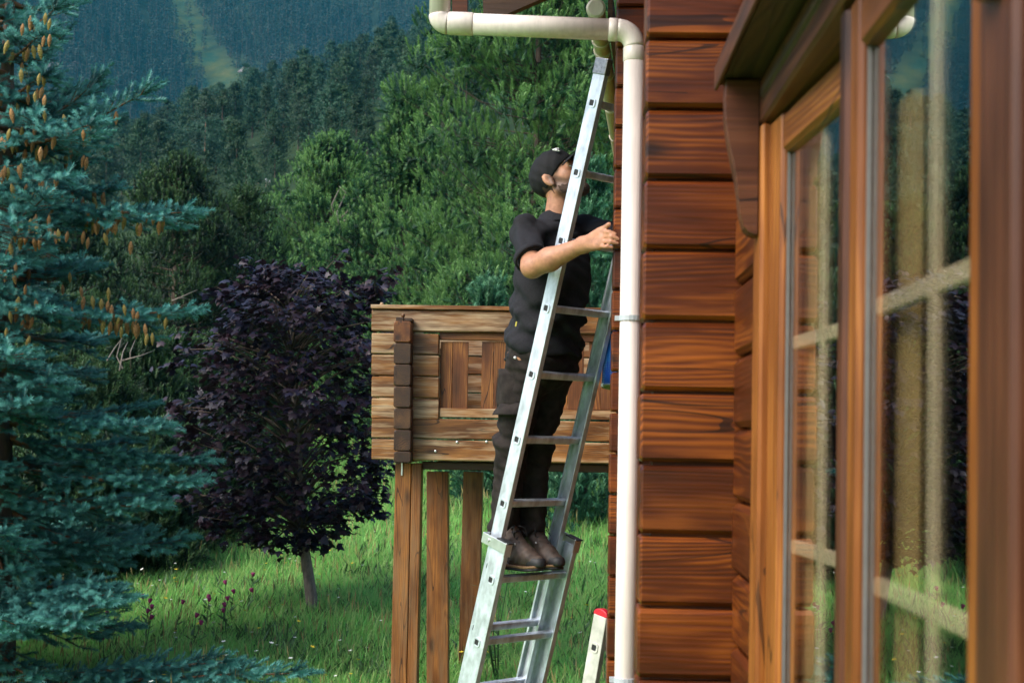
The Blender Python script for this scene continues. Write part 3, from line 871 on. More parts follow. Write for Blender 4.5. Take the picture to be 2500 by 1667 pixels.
def solid_rail(t, d, z0, z1):
    b = MB(); b.box((t / 2, 0, (z0 + z1) / 2), (t, d, z1 - z0)); return b
def mirror(b, W):
    b.v = [(W - x, y, z) for x, y, z in b.v]; b.f = [f[::-1] for f in b.f]; return b
def rung_mb(W, s=.030, t=.0032, o=.0045):
    """hollow square tube, ends swaged into a collar on the outside of each rail"""
    b = MB()
    def sq(x, h, r):
        P = []
        for cx, cy, a0 in ((h - r, h - r, 0), (-h + r, h - r, 90), (-h + r, -h + r, 180), (h - r, -h + r, 270)):
            for k in range(4):
                a = R(a0 + 30 * k); P.append((x, cx + r * math.cos(a), cy + r * math.sin(a)))
        return P
    n = 16
    rings = [sq(-o, s / 2 - t, .004), sq(-o, s / 2 + .0036, .010), sq(.0005, s / 2 + .0042, .010), sq(.0005, s / 2, .006), sq(W - .0005, s / 2, .006), sq(W - .0005, s / 2 + .004, .008), sq(W + o, s / 2 + .004, .008), sq(W + o, s / 2 - t, .004)]
    V = [p for r_ in rings for p in r_]
    Fs = []
    m = len(rings)
    for r_ in range(m):
        q = (r_ + 1) % m
        Fs += [(r_ * n + k, r_ * n + (k + 1) % n, q * n + (k + 1) % n, q * n + k) for k in range(n)]
    b.add(V, Fs)
    # shade inside the tube is drawn by black plates added over each end
    return b
def rung(name, root, A, Rm, W, k, off=0.0, mat='alu'):
    o = lpart(name, rung_mb(W), M[mat], root, A + Rm[:, 2] * off, Rm, False, 0)
    auto_smooth(o, 35)
    b = MB()
    for x in (-.0018, W + .0018):
        b = MB(); b.box((x, 0, 0), (.001, .0236, .0236))  # black plate over the tube end, in place of the shade inside
        lpart("rung_hole_shade", b, M['black'], root, A + Rm[:, 2] * off, Rm, False, 0)
    return o
WU = .351 + .025
DU, DL = .066, .086
top = .28 * .62
z_bot_u = -.28 * 10.35
lpart("rail", solid_rail(.025, DU, z_bot_u, top), M['alu'], ladder, LA, LR)
lpart("rail", mirror(channel(.025, DU, z_bot_u, top), WU), M['alu'], ladder, LA, LR, bevel=.0012)
for k in range(-0, 11):
    rung("rung", ladder, LA, LR, WU, k, -.28 * k)
# silver tape and dark cap round the top of the rails
for sgn in (0, 1):
    b = MB(); b.box(((.0125 if not sgn else WU - .0125), 0, top - .028), (.031, DU + .006, .066))
    o = lpart("tape_wrap", b, M['tape'], ladder, LA, LR, False, .004)
# lower (outer) section
LB = LA + lq * .060 - lw * .030
WL = WU + .060
zt = -.28 * 6.62; z_bot = -(LA[2] + 2.5) / lu[2]
lpart("rail", solid_rail(.025, DL, z_bot, zt), M['alu'], ladder, LB, LR)
lpart("rail", mirror(channel(.025, DL, z_bot, zt), WL), M['alu'], ladder, LB, LR, bevel=.0012)
k = 7
while -.28 * k - .035 > z_bot:
    rung("rung", ladder, LB, LR, WL, k, -.28 * k - .035); k += 1
# guide brackets at the top of the lower section
for sgn in (0, 1):
    x = -.004 if not sgn else WL + .004
    b = MB()
    s = 1 if not sgn else -1
    b.box((x, -.027, zt + .012), (.006, .150, .045))
    b.box((x + s * .017, -.099, zt + .012), (.036, .006, .045))
    b.box((x + s * .017, .045, zt + .006), (.038, .006, .062))
    lpart("guide_bracket", b, M['steel'], ladder, LB, LR, False, .0015)
    b = MB(); b.box((x + s * .017, .0 + .020, zt + .0365), (.034, DL - .01, .006))
    lpart("end_cap", b, M['black'], ladder, LB, LR, False, .001)
    b = MB(); b.tube([(x - s * .009, -.06, zt + .012), (x - s * .002, -.06, zt + .012)], .007, 10)
    lpart("rivet", b, M['steel'], ladder, LB, LR, False, 0)
# hook block lower down on the far rail
b = MB(); b.box((WL - .075, -.045, -.28 * 9.18), (.05, .045, .05)); b.box((WL - .095, -.03, -.28 * 9.18 - .04), (.03, .02, .05))
lpart("catch", b, M['steel'], ladder, LB, LR, False, .003)

# the shorter, stained ladder whose red tips show above the bottom edge
AL2, LAM2 = R(47), R(11.5)
w2 = np.array([math.cos(AL2), math.sin(AL2), 0]); n2 = np.array([math.sin(AL2), -math.cos(AL2), 0])
u2 = n2 * math.sin(LAM2) + np.array([0, 0, math.cos(LAM2)]); q2 = np.cross(w2, u2); q2 = q2 if q2 @ n2 > 0 else -q2
R2 = np.array([w2, q2, u2]).T
A2 = at(1451.5, 1580, 5.60)
zb2 = -(A2[2] + 2.55) / u2[2]
lad2 = thing("short_ladder", "short stained ladder with red rail tips leaning on the log corner", "ladder", A2 + u2 * zb2)
for sgn in (0, 1):
    x0 = 0
    def mk(b): return mirror(b, .40) if sgn else b
    lpart("rail", mk(solid_rail(.026, .066, zb2, .130)), M['oldalu'], lad2, A2, R2, False, .003)
    b = MB()
    P_ = [(.0, 0)]; prof = [(-.035 + .0, .128)] + [(.035 * math.sin(a), .136 + .020 * math.cos(a)) for a in np.linspace(-1.45, 1.45, 9)] + [(.035, .128)]
    b.add([(-.001, y, z) for y, z in prof] + [(.027, y, z) for y, z in prof], [tuple(range(len(prof))), tuple(range(2 * len(prof) - 1, len(prof) - 1, -1))] + [(i, len(prof) + i, len(prof) + (i + 1) % len(prof), (i + 1) % len(prof)) for i in range(len(prof))])
    lpart("rail_tip", mk(b), M['red'], lad2, A2, R2, False, .003)
k = 0
while -.28 * k > zb2:
    rung("rung", lad2, A2, R2, .40, k, -.28 * k, 'oldalu'); k += 1

# ------------------------------------------------------------------ blue paint bucket hanging behind the ladder
bc = at(1513, 948, 6.12)
buck = thing("bucket", "blue printed plastic bucket hanging behind the ladder beside the log corner", "bucket", bc)
rb = Euler((R(-4), R(5), R(20)))
b = MB(); b.lathe([(.079, .006), (.080, .05), (.083, .20), (.084, .235), (.088, .236), (.088, .246), (.083, .246), (.080, .10), (.075, .012), (.01, .010)], (0, 0, 0), 28)
put("bucket_body", b.build("bucket_body", M['bucket'], True), None, buck, bc, rb)
b = MB(); b.lathe([(.072, -.002), (.079, .0), (.080, .0055), (.02, .0058)], (0, 0, 0), 28)
put("bucket_base", b.build("bucket_base", M['olive'], True), None, buck, bc, rb)
b = MB(); b.tube([(.088 * math.cos(a), 0, .235 + .12 * math.sin(a)) for a in np.linspace(0, math.pi, 14)], .0025, 6)
put("bucket_handle", b.build("bucket_handle", M['steel'], True), None, buck, bc, rb)
b = MB(); b.box((0, 0, 0), (.014, .012, .014)); put("label_corner", b.build("label_corner", M['white']), None, buck, bc + np.array([-.073, -.022, .012]), rb)

# ------------------------------------------------------------------ the man (signed distance modelling, one skin surface)
class SDF:
    def __init__(s, lo, hi, h):
        s.h = h; s.lo = np.array(lo, float)
        s.n = np.ceil((np.array(hi) - s.lo) / h).astype(int) + 1
        s.g = np.full(tuple(s.n), .2, np.float32)
    def block(s, lo, hi, pad):
        a = np.clip(np.floor((np.array(lo) - pad - s.lo) / s.h).astype(int), 0, s.n - 1)
        b = np.clip(np.ceil((np.array(hi) + pad - s.lo) / s.h).astype(int) + 1, 1, s.n)
        if (b <= a).any(): return None
        ax = [s.lo[i] + s.h * np.arange(a[i], b[i]) for i in range(3)]
        P = np.stack(np.meshgrid(*ax, indexing='ij'), -1)
        return (slice(a[0], b[0]), slice(a[1], b[1]), slice(a[2], b[2])), P
    def merge(s, sl, d, k):
        g = s.g[sl]
        if k > 0:
            hh = np.maximum(k - np.abs(g - d), 0) / k
            s.g[sl] = np.minimum(g, d) - hh * hh * k * .25
        else: s.g[sl] = np.minimum(g, d)
    def cone(s, a, b, ra, rb, k=.02):
        a = np.array(a, float); b = np.array(b, float); r = max(ra, rb)
        q = s.block(np.minimum(a, b) - r, np.maximum(a, b) + r, k + .03)
        if q is None: return
        sl, Pn = q
        ab = b - a
        t = np.clip(((Pn - a) @ ab) / (ab @ ab + 1e-9), 0, 1)
        d = np.linalg.norm(Pn - a - t[..., None] * ab, axis=-1) - (ra + (rb - ra) * t)
        s.merge(sl, d.astype(np.float32), k)
    def ell(s, c, rad, Rm=np.eye(3), k=.02, sub=False):
        c = np.array(c, float); rad = np.array(rad, float); r = rad.max()
        q = s.block(c - r, c + r, k + .03)
        if q is None: return
        sl, Pn = q
        l = (Pn - c) @ Rm
        k0 = np.linalg.norm(l / rad, axis=-1); k1 = np.linalg.norm(l / rad ** 2, axis=-1)
        d = (k0 * (k0 - 1) / np.maximum(k1, 1e-6)).astype(np.float32)
        if sub: s.g[sl] = np.maximum(s.g[sl], -d)
        else: s.merge(sl, d, k)
    def cut(s, fn, lo=None, hi=None):
        """keep only where fn(P) <= 0"""
        lo = s.lo if lo is None else lo; hi = s.lo + s.h * s.n if hi is None else hi
        sl, Pn = s.block(lo, hi, 0)
        s.g[sl] = np.maximum(s.g[sl], fn(Pn).astype(np.float32))
    def disp(s, fn):
        sl, Pn = s.block(s.lo, s.lo + s.h * s.n, 0)
        m = np.abs(s.g) < .03
        s.g[m] += fn(Pn[m]).astype(np.float32)
    def mesh(s, name, mats, origin, it=1):
        G = vdb.FloatGrid(.2)
        G.copyFromArray(np.ascontiguousarray(s.g))
        p, q = G.convertToQuads(0.0)[:2]
        V = np.asarray(p, float) * s.h + s.lo
        Q = np.asarray(q, int)
        # outward faces
        a, b_, c = V[Q[:, 0]], V[Q[:, 1]], V[Q[:, 2]]
        d_ = V[Q[:, 3]]
        vol = np.einsum('ij,ij->i', a, np.cross(b_, c)).sum() + np.einsum('ij,ij->i', a, np.cross(c, d_)).sum()
        if vol < 0: Q = Q[:, ::-1]
        E_ = np.concatenate([Q[:, [0, 1]], Q[:, [1, 2]], Q[:, [2, 3]], Q[:, [3, 0]]])
        for _ in range(it):
            S = np.zeros_like(V); C = np.zeros(len(V))
            np.add.at(S, E_[:, 0], V[E_[:, 1]]); np.add.at(C, E_[:, 0], 1)
            V = V * .5 + .5 * S / np.maximum(C, 1)[:, None]
        return mesh_np(name, V - np.array(origin), Q, mats if isinstance(mats, (list, tuple)) else [mats], smooth=True)

Lw, Fn, Up = lw, ln_, np.array([0, 0, 1.0])           # his left, his front, up
BF = np.array([Lw, Fn, Up]).T
SOLE = -.556
rgP = LA - lu * .28 * 7 + lw * .0 - lu * .035
foot = {}
for side, s_, toe in (('r', .125, .145), ('l', .262, .165)):
    p = rgP + lw * s_ + lq * .03
    foot[side] = np.array([p[0], p[1], SOLE])
ank = {k_: v - Fn * (.075 if k_ == 'r' else .045) + Up * .10 for k_, v in foot.items()}
knee = {'r': np.array([-.182, 6.062, -.02]), 'l': np.array([-.082, 6.172, -.02])}
hip = {'r': np.array([-.115, 6.000, .36]), 'l': np.array([.012, 6.110, .36])}
pelvis = np.array([-.052, 6.055, .38]); waist = np.array([-.045, 6.045, .52])
chest = np.array([-.022, 6.018, .72]); neckb = np.array([-.010, 6.005, .885])
shr, shl = at(1284, 566, 5.90), at(1424, 562, 6.14)
elr, wrr = at(1299, 652, 5.68), at(1424, 598, 5.53)
ell_, wrl = at(1524, 588, 6.0), at(1582, 560, 5.92)
HC = at(1362, 439, 5.985)
hf = np.array([.80, -.36, .55]); hf /= np.linalg.norm(hf)
hr = np.cross(hf, Up); hr /= np.linalg.norm(hr); hu = np.cross(hr, hf)
HR = np.array([hf, hr, hu]).T
def H(f, r, u): return HC + HR @ np.array([f, r, u])

man = thing("person", "man in black cap, black polo shirt and brown trousers standing on the tall ladder", "person", (foot['r'] + foot['l']) / 2)
MO = (foot['r'] + foot['l']) / 2
lo = np.array([-.42, 5.28, SOLE - .03]); hi = np.array([.50, 6.42, 1.30])
B = SDF(lo, hi, .0052)
# legs and trunk (under the clothes)
for s_ in 'rl':
    B.cone(hip[s_], knee[s_], .072, .050, .03); B.cone(knee[s_], ank[s_], .050, .036, .02)
    B.cone(ank[s_] - Up * .04, foot[s_] + Fn * .08 + Up * .048, .026, .018, .01)
B.cone(hip['r'], hip['l'], .085, .085, .04); B.ell(pelvis, (.145, .095, .12), BF, .04)
B.ell(waist, (.130, .090, .15), BF, .05); B.ell(chest, (.150, .100, .17), BF, .05)
B.cone(shr, neckb - Up * .01, .046, .060, .04); B.cone(shl, neckb - Up * .01, .046, .060, .04)
# neck and head
B.cone(neckb - Up * .03, H(-.030, 0, -.075), .062, .056, .03)
def head_shape(S, g=0.0, k=.02):
    S.ell(H(-.012, 0, .030), (.099 + g, .078 + g, .090 + g), HR, k)
    S.ell(H(.030, 0, -.030), (.066 + g, .060 + g, .086 + g), HR, k)
    for sg in (-1, 1):
        S.cone(H(-.005, sg * .050, -.060), H(.066, sg * .020, -.098), .022 + g, .022 + g, k)
        S.ell(H(.052, sg * .036, -.022), (.030 + g, .026 + g, .028 + g), HR, k)
    S.ell(H(.080, 0, -.100), (.022 + g, .024 + g, .020 + g), HR, k)
head_shape(B)
B.ell(H(.082, 0, .026), (.016, .052, .014), HR, .012)
B.cone(H(.092, 0, .012), H(.118, 0, -.030), .008, .0135, .010)
for sg in (-1, 1):
    B.ell(H(.106, sg * .013, -.034), (.010, .009, .009), HR, .006)
    B.ell(H(.086, sg * .033, .004), (.012, .016, .010), HR, .0, sub=True)
    B.ell(H(.078, sg * .033, .004), (.0135, .0135, .0125), HR, .003)
    B.ell(H(.0865, sg * .033, .0125), (.010, .018, .005), HR, .004)
    # ears
    eR = HR @ np.array(Euler((0, R(-14), R(18 * -sg))).to_matrix())
    B.ell(H(-.014, sg * .082, -.008), (.021, .0085, .034), eR, .004)
    B.ell(H(-.008, sg * .091, -.006), (.0105, .007, .020), eR, 0, sub=True)
    B.ell(H(-.004, sg * .082, -.036), (.010, .007, .010), eR, .004)
B.ell(H(.098, 0, -.058), (.011, .024, .0065), HR, .005); B.ell(H(.096, 0, -.071), (.010, .021, .007), HR, .005)
# arms
B.cone(shr, elr, .048, .043, .02); B.cone(elr, elr + (wrr - elr) * .35, .043, .046, .02); B.cone(elr + (wrr - elr) * .35, wrr, .046, .0285, .02)
B.cone(shl, ell_, .048, .042, .02); B.cone(ell_, wrl, .044, .028, .02)
# right hand laid on the log corner
kn = [at(1466, 566, 5.435), at(1472, 577, 5.420), at(1470, 590, 5.418), at(1462, 601, 5.425)]
tips = [at(1502, 571, 5.378), at(1509, 583, 5.376), at(1507, 594, 5.378), at(1495, 604, 5.382)]
mids = [at(1487, 566.5, 5.382), at(1493, 577.5, 5.376), at(1491, 590.5, 5.376), at(1481, 602.5, 5.382)]
for a_ in kn: B.cone(wrr, a_, .0255, .0165, .018)
for kk, mm, tt, r_ in zip(kn, mids, tips, (.0088, .0092, .0088, .0078)):
    B.cone(kk, mm, r_ * 1.12, r_ * 1.02, .004); B.cone(mm, tt, r_ * 1.0, r_ * .80, .004)
th0, th1, th2 = at(1446, 581, 5.465), at(1470, 562, 5.425), at(1487, 548, 5.395)
B.cone(th0, th1, .0185, .0135, .012); B.cone(th1, th2, .0125, .0095, .006)
# left hand holds the far rail
hd = (wrl - ell_) / np.linalg.norm(wrl - ell_)
pl = wrl + hd * .05
B.cone(wrl, pl, .028, .034, .015)
for i in range(4):
    o_ = Up * (.030 - .02 * i)
    B.cone(pl + o_ * .9, pl + hd * .05 + o_, .0105, .009, .006); B.cone(pl + hd * .05 + o_, pl + hd * .055 + o_ - Lw * .03, .009, .008, .004)
B.cone(wrl + Up * .02, pl + Up * .055 + hd * .02, .015, .011, .008)
def skin_mat():
    m = M['skin'].copy(); m.name = "skin_with_stubble"
    nt = m.node_tree; b = nt.nodes["Principled BSDF"]
    src = b.inputs["Base Color"].links[0].from_socket
    a_ = N(nt, "ShaderNodeAttribute", attribute_name="stubble")
    nz = N(nt, "ShaderNodeTexNoise", Scale=420.0, Detail=2.0)
    f = math_n(nt, 'MULTIPLY', a_.outputs["Fac"], math_n(nt, 'ADD', nz.outputs["Fac"], 0.35), clamp=True)
    nt.links.new(mixc(nt, f, src, (0.060, 0.034, 0.024)), b.inputs["Base Color"])
    return m
M['skin2'] = skin_mat()
body = put("body", B.mesh("body", M['skin2'], MO, 1), None, man, MO)

co = np.zeros(len(body.data.vertices) * 3, np.float32); body.data.vertices.foreach_get("co", co)
l = (co.reshape(-1, 3) + MO - HC) @ HR
lim = np.interp(l[:, 0], [-.03, .0, .03, .05, .08, .11], [.01, .012, -.016, -.040, -.046, -.044])
d_ = np.minimum((lim - l[:, 2]) / .016 + .35, (l[:, 0] + .020) / .016)
d_ = np.minimum(d_, (l[:, 2] + .135) / .03)
stub = np.clip(d_, 0, 1) * .92
lips = (np.abs(l[:, 2] + .064) < .010) & (np.abs(l[:, 1]) < .024) & (l[:, 0] > .085)
stub[lips] *= .2
a_ = body.data.attributes.new("stubble", 'FLOAT', 'POINT'); a_.data.foreach_set("value", stub.astype(np.float32))
# eyes, eyebrows
b = MB(); b.lathe([(.001, -.0118), (.0083, -.0083), (.0118, 0), (.0083, .0083), (.001, .0118)], (0, 0, 0), 12)
eye_me = b.build("eye", M['white'], True)
for sg in (-1, 1):
    put("eye", eye_me, None, man, H(.0805, sg * .033, .0035))
    b = MB(); b.tube([H(.0985, sg * .012, .027) , H(.0975, sg * .030, .0325), H(.086, sg * .050, .028)], [.0035, .0048, .0025], 6)
    put("eyebrow", b.build("eyebrow", M['hair'], True), None, man, (0, 0, 0))
# beard and short hair
def rnd(Pn, s, a=1.0): return a * np.sin(Pn[..., 0] * s + 3 * np.sin(Pn[..., 1] * s * .7)) * np.sin(Pn[..., 2] * s * 1.1 + Pn[..., 1] * s * .9)
hlo, hhi = HC - .17, HC + .17
S = SDF(hlo, hhi, .0035)
head_shape(S, .0012)
def beard_region(Pn):
    l = (Pn - HC) @ HR
    f, r, u = l[..., 0], np.abs(l[..., 1]), l[..., 2]
    lim = np.interp(f, [-.02, .02, .05, .075, .10], [-.040, -.052, -.064, -.074, -.076]) + .004 * np.sin(f * 320)
    d = u - lim
    d = np.maximum(d, (.004 - f) * .9)
    return d
S.cut(beard_region)
S.disp(lambda Pn: rnd(Pn, 700, .0012))
put("beard", S.mesh("beard", M['hair'], HC, 0), None, man, HC)
S = SDF(hlo, hhi, .0035)
head_shape(S, .003)
S.cut(lambda Pn: (lambda l: np.maximum(np.maximum(l[..., 0] + .022, l[..., 2] - .01), -.075 - l[..., 2]))((Pn - HC) @ HR))
put("hair", S.mesh("hair", M['hair'], HC, 0), None, man, HC)

# cap
S = SDF(hlo, hhi, .0035)
S.ell(H(-.012, 0, .033), (.1045, .084, .0945), HR, 0)
S.ell(H(.012, 0, .052), (.080, .072, .070), HR, .03)
S.cut(lambda Pn: (lambda l: (-.006 + .50 * l[..., 0] + 1.1 * np.maximum(0, np.abs(l[..., 0] + .01) * 0) - l[..., 2]))((Pn - HC) @ HR))
S.disp(lambda Pn: .0016 * np.sin(140 * ((Pn - HC) @ hf)) * np.sin(90 * ((Pn - HC) @ hu)))
cap_o = put("cap", S.mesh("cap", M['cap'], HC, 1), None, man, HC)
V = []; nu, nv = 13, 7
for t in (0, 1):
    for j in range(nv):
        for i in range(nu):
            a = (i / (nu - 1) - .5) * 2
            ff = .062 + (.100 * math.sqrt(max(0, 1 - a * a * .92)) - .026) * j / (nv - 1) + .028 * math.sqrt(1 - a * a * .9)
            rr_ = a * .082
            uu = .044 + .10 * (ff - .09) * .35 - .035 * a * a - t * .0045
            V.append(H(ff, rr_, uu) - HC)
Fs = []; m_ = nu * nv
for t in (0, 1):
    for j in range(nv - 1):
        for i in range(nu - 1):
            q = (t * m_ + j * nu + i, t * m_ + j * nu + i + 1, t * m_ + (j + 1) * nu + i + 1, t * m_ + (j + 1) * nu + i)
            Fs.append(q if t else q[::-1])
bd = [i for i in range(nu)] + [j * nu + nu - 1 for j in range(1, nv)] + [(nv - 1) * nu + i for i in range(nu - 2, -1, -1)] + [j * nu for j in range(nv - 2, 0, -1)]
for i in range(len(bd)): Fs.append((bd[i], bd[(i + 1) % len(bd)], m_ + bd[(i + 1) % len(bd)], m_ + bd[i]))
b = MB(); b.add(V, Fs); put("cap_brim", b.build("cap_brim", M['cap'], True), None, cap_o, HC)
# small white mark on the cap front: two pointed strokes
b = MB()
def curve_patch(ctrl, th):
    for i in range(len(ctrl) - 1):
        b.tube([ctrl[i], ctrl[i + 1]], [th[i], th[i + 1]], 6)
c1 = [H(.062, .062, .098), H(.070, .060, .092), H(.080, .052, .091), H(.087, .044, .090)]
curve_patch(c1, [.002, .006, .005, .001])
c2 = [H(.071, .060, .091), H(.079, .057, .081), H(.085, .051, .076)]
curve_patch(c2, [.005, .004, .001])
put("cap_mark", b.build("cap_mark", M['white'], True), None, cap_o, (0, 0, 0))

# shirt
S = SDF(np.array([-.38, 5.55, .18]), np.array([.46, 6.38, 1.02]), .0058)
S.ell(chest + Up * .01, (.182, .128, .20), BF, .05)
S.ell(chest - Up * .10, (.175, .125, .20), BF, .05)
S.ell(waist - Up * .03, (.168, .122, .20), BF, .06)
S.ell(pelvis - Up * .01, (.180, .128, .16), BF, .05)
S.cone(shr + Up * .002, neckb - Up * .022, .060, .066, .05); S.cone(shl + Up * .002, neckb - Up * .022, .060, .066, .05)
sle = shr + (elr - shr) * .80
S.cone(shr, sle + (elr - shr) * .15, .060, .0575, .03)
sll = shl + (ell_ - shl) * .85
S.cone(shl, sll, .066, .060, .03)
def ridge(a): return (1 - np.abs(np.sin(a))) ** 2 - .3
def folds(Pn):
    l = (Pn - chest) @ BF
    x, y, z = l[..., 0], l[..., 1], l[..., 2]
    w_ = np.clip((-.02 - z) / .12, 0, 1)
    a = .0085 * w_ * np.sin(58 * z + 16 * x + 22 * y + 2.0 * np.sin(14 * x + 6 * z))
    a = a + .0052 * np.sin(34 * x - 30 * z + 2.2 * np.sin(17 * z + 3 * y))
    a = a + .0030 * np.sin(75 * y + 40 * z + 3 * np.sin(21 * x))
    a = a + .0075 * w_ * ridge(21 * z + 9 * x + 5 * y + 1.3 * np.sin(9 * x + 4 * z)) + .0055 * ridge(13 * x - 15 * z + 1.5 * np.sin(8 * z + 6 * y))
    a = a + .0024 * np.sin(105 * z + 60 * x + 3.5 * np.sin(26 * y + 11 * x)) * (.4 + .6 * np.sin(9 * x + 13 * z))
    return a
S.disp(folds)
# hem, sleeve ends
def hem(Pn):
    l = (Pn - pelvis) @ BF
    return (pelvis[2] - .035 + .010 * np.sin(l[..., 0] * 26 + 1) + .012 * np.sin(l[..., 1] * 18)) - Pn[..., 2]
S.cut(hem)
ad = (elr - shr) / np.linalg.norm(elr - shr)
S.cut(lambda Pn: (Pn - sle) @ (ad * .93 + np.array([.30, -.05, -.1])), sle - .085, sle + .105)
# hollow the hem and sleeve mouths
q = S.block(sle - .06, sle + .06, 0)
def hollow_cone(a_, b_, r_):
    a_ = np.array(a_); b_ = np.array(b_)
    sl, Pn = S.block(np.minimum(a_, b_) - r_, np.maximum(a_, b_) + r_, .01)
    ab = b_ - a_; t = np.clip(((Pn - a_) @ ab) / (ab @ ab), 0, 1)
    d = np.linalg.norm(Pn - a_ - t[..., None] * ab, axis=-1) - r_
    S.g[sl] = np.maximum(S.g[sl], -d.astype(np.float32))
S.ell(pelvis - Up * .045, (.165, .113, .045), BF, sub=True)
S.ell(neckb + Up * .055, (.068, .070, .06), BF, sub=True)
shirt = put("shirt", S.mesh("shirt", M['cloth'], chest, 1), None, man, chest)
# sleeve band, collar, placket
def ring_band(c, ax, r0, r1, h, name, mat, parent, squash=1.0):
    ax = ax / np.linalg.norm(ax)
    u = np.cross(ax, [0.3, 0, 1.0]); u /= np.linalg.norm(u); v = np.cross(ax, u)
    n = 28; V = []
    for (r_, z_) in ((r0, -h / 2), (r0, h / 2), (r1, h / 2), (r1, -h / 2)):
        for k in range(n):
            a = 2 * math.pi * k / n
            V.append(ax * z_ + (u * math.cos(a) + v * math.sin(a) * squash) * (r_ + .0016 * math.sin(3 * a)))
    Fs = [(i * n + k, i * n + (k + 1) % n, ((i + 1) % 4) * n + (k + 1) % n, ((i + 1) % 4) * n + k) for i in range(4) for k in range(n)]
    b = MB(); b.add(V, Fs)
    return put(name, b.build(name, mat, True), None, parent, c)
bx_ = ad * .93 + np.array([.30, -.05, -.1])
ring_band(sle - ad * .013, bx_, .0685, .0590, .026, "sleeve_band", M['cloth'], shirt)
S = SDF(neckb - .14, neckb + .14, .004)
cc = neckb + np.array([.004, -.002, .052])
axc = np.array([-.13, .05, 1.0]); axc /= np.linalg.norm(axc)
CR = np.array([Lw, np.cross(axc, Lw), axc]).T
def collar(Pn):
    l = (Pn - cc) @ CR
    rr_ = np.hypot(l[..., 0] / 1.04, l[..., 1])
    an = np.arctan2(l[..., 0], l[..., 1])                      # 0 in front
    hgt = .026 - .006 * np.cos(an)
    rad = .0735 - .42 * (l[..., 2]) + .005 * np.cos(an)
    d = np.maximum(np.abs(rr_ - rad) - .0035, np.abs(l[..., 2] + .004 * np.cos(an)) - hgt)
    gap = .16 - np.abs(an)                                      # opening at the throat
    return np.maximum(d, gap * .06)
sl, Pn = S.block(neckb - .14, neckb + .14, 0); S.g[sl] = collar(Pn).astype(np.float32)
put("collar", S.mesh("collar", M['cloth'], neckb, 1), None, shirt, neckb)
tg = at(1260, 791, 5.90)
b = MB(); b.box((0, 0, 0), (.006, .003, .020)); put("side_tag", b.build("side_tag", M['yellow']), None, shirt, tg, (0, R(12), R(-20)))

# trousers
S = SDF(np.array([-.36, 5.78, SOLE + .03]), np.array([.26, 6.36, .52]), .0058)
S.ell(pelvis - Up * .03, (.162, .116, .15), BF, .05)
for s_ in 'rl':
    S.cone(hip[s_], knee[s_], .094, .071, .035); S.cone(knee[s_], ank[s_] + Up * .0, .071, .060, .02)
    S.cone(ank[s_] + Up * .06, ank[s_] - Up * .02, .066, .070, .02)
def tfold(Pn):
    l = (Pn - knee['r']) @ BF
    x, y, z = l[..., 0], l[..., 1], l[..., 2]
    kf = np.exp(-(z / .10) ** 2) + np.exp(-((z + .40) / .09) ** 2) + .8 * np.exp(-((z - .33) / .08) ** 2)
    a = .0060 * kf * np.sin(62 * z + 18 * x + 2.2 * np.sin(20 * y + 9 * z))
    a = a + .0085 * np.clip(kf, 0, 1) * ridge(22 * z + 8 * x + 9 * y + 1.4 * np.sin(11 * y)) + .0050 * ridge(12 * x + 9 * z + 1.6 * np.sin(6 * z))
    return a + .0035 * np.sin(24 * x + 17 * z + 2 * np.sin(11 * z + 9 * y)) + .0028 * np.sin(70 * y - 33 * z + 2 * np.sin(30 * x)) + .002 * np.sin(120 * z + 50 * y + 3 * np.sin(35 * x))
S.disp(tfold)
def cuff(Pn): return (SOLE + .118 + .045 * np.clip(((Pn - (foot['r'] + foot['l']) / 2) @ Lw) / .03, 0, 1) + .008 * np.sin(Pn[..., 0] * 40)) - Pn[..., 2]
S.cut(cuff)
tr = put("trousers", S.mesh("trousers", M['trouser'], pelvis, 1), None, man, pelvis)
# cargo pocket with its flap on the outer right thigh
pk = hip['r'] * .52 + knee['r'] * .48 - Lw * .084 - Fn * .012
def slab(name, c, sx, sy, sz, mat, parent, tilt=0, wob=.004):
    nx, nz = 9, 7; V = []
    for t in (0, 1):
        for j in range(nz):
            for i in range(nx):
                x = (i / (nx - 1) - .5); z = (j / (nz - 1) - .5)
                bul = (1 - (2 * x) ** 2) * (1 - (2 * z) ** 2)
                V.append(Lw * ((x * sx) ** 2 / .17) + Fn * (x * sx) + Up * (z * sz) - Lw * ((t - .2) * sy * (.35 + .65 * bul) + wob * math.sin(9 * x + 5 * z + t)) - Lw * tilt * (-z) * sz)
    Fs = []; m_ = nx * nz
    for t in (0, 1):
        for j in range(nz - 1):
            for i in range(nx - 1):
                q = (t * m_ + j * nx + i, t * m_ + j * nx + i + 1, t * m_ + (j + 1) * nx + i + 1, t * m_ + (j + 1) * nx + i)
                Fs.append(q if t else q[::-1])
    bd = [i for i in range(nx)] + [j * nx + nx - 1 for j in range(1, nz)] + [(nz - 1) * nx + i for i in range(nx - 2, -1, -1)] + [j * nx for j in range(nz - 2, 0, -1)]
    for i in range(len(bd)): Fs.append((bd[i], bd[(i + 1) % len(bd)], m_ + bd[(i + 1) % len(bd)], m_ + bd[i]))
    b = MB(); b.add(V, Fs)
    return put(name, b.build(name, mat, True), None, parent, c)
slab("pocket", pk + Up * .035, .14, .016, .165, M['trouser'], tr)
slab("pocket_flap", pk - Up * .052 - Lw * .016 + Fn * .01, .15, .014, .052, M['trouser'], tr, tilt=.75)
b = MB(); b.lathe([(.006, 0), (.006, .003), (.002, .004)], (0, 0, 0), 10)
put("button", b.build("button", M['white'], True), None, tr, at(1257, 873, 5.855), (R(75), 0, R(25)))

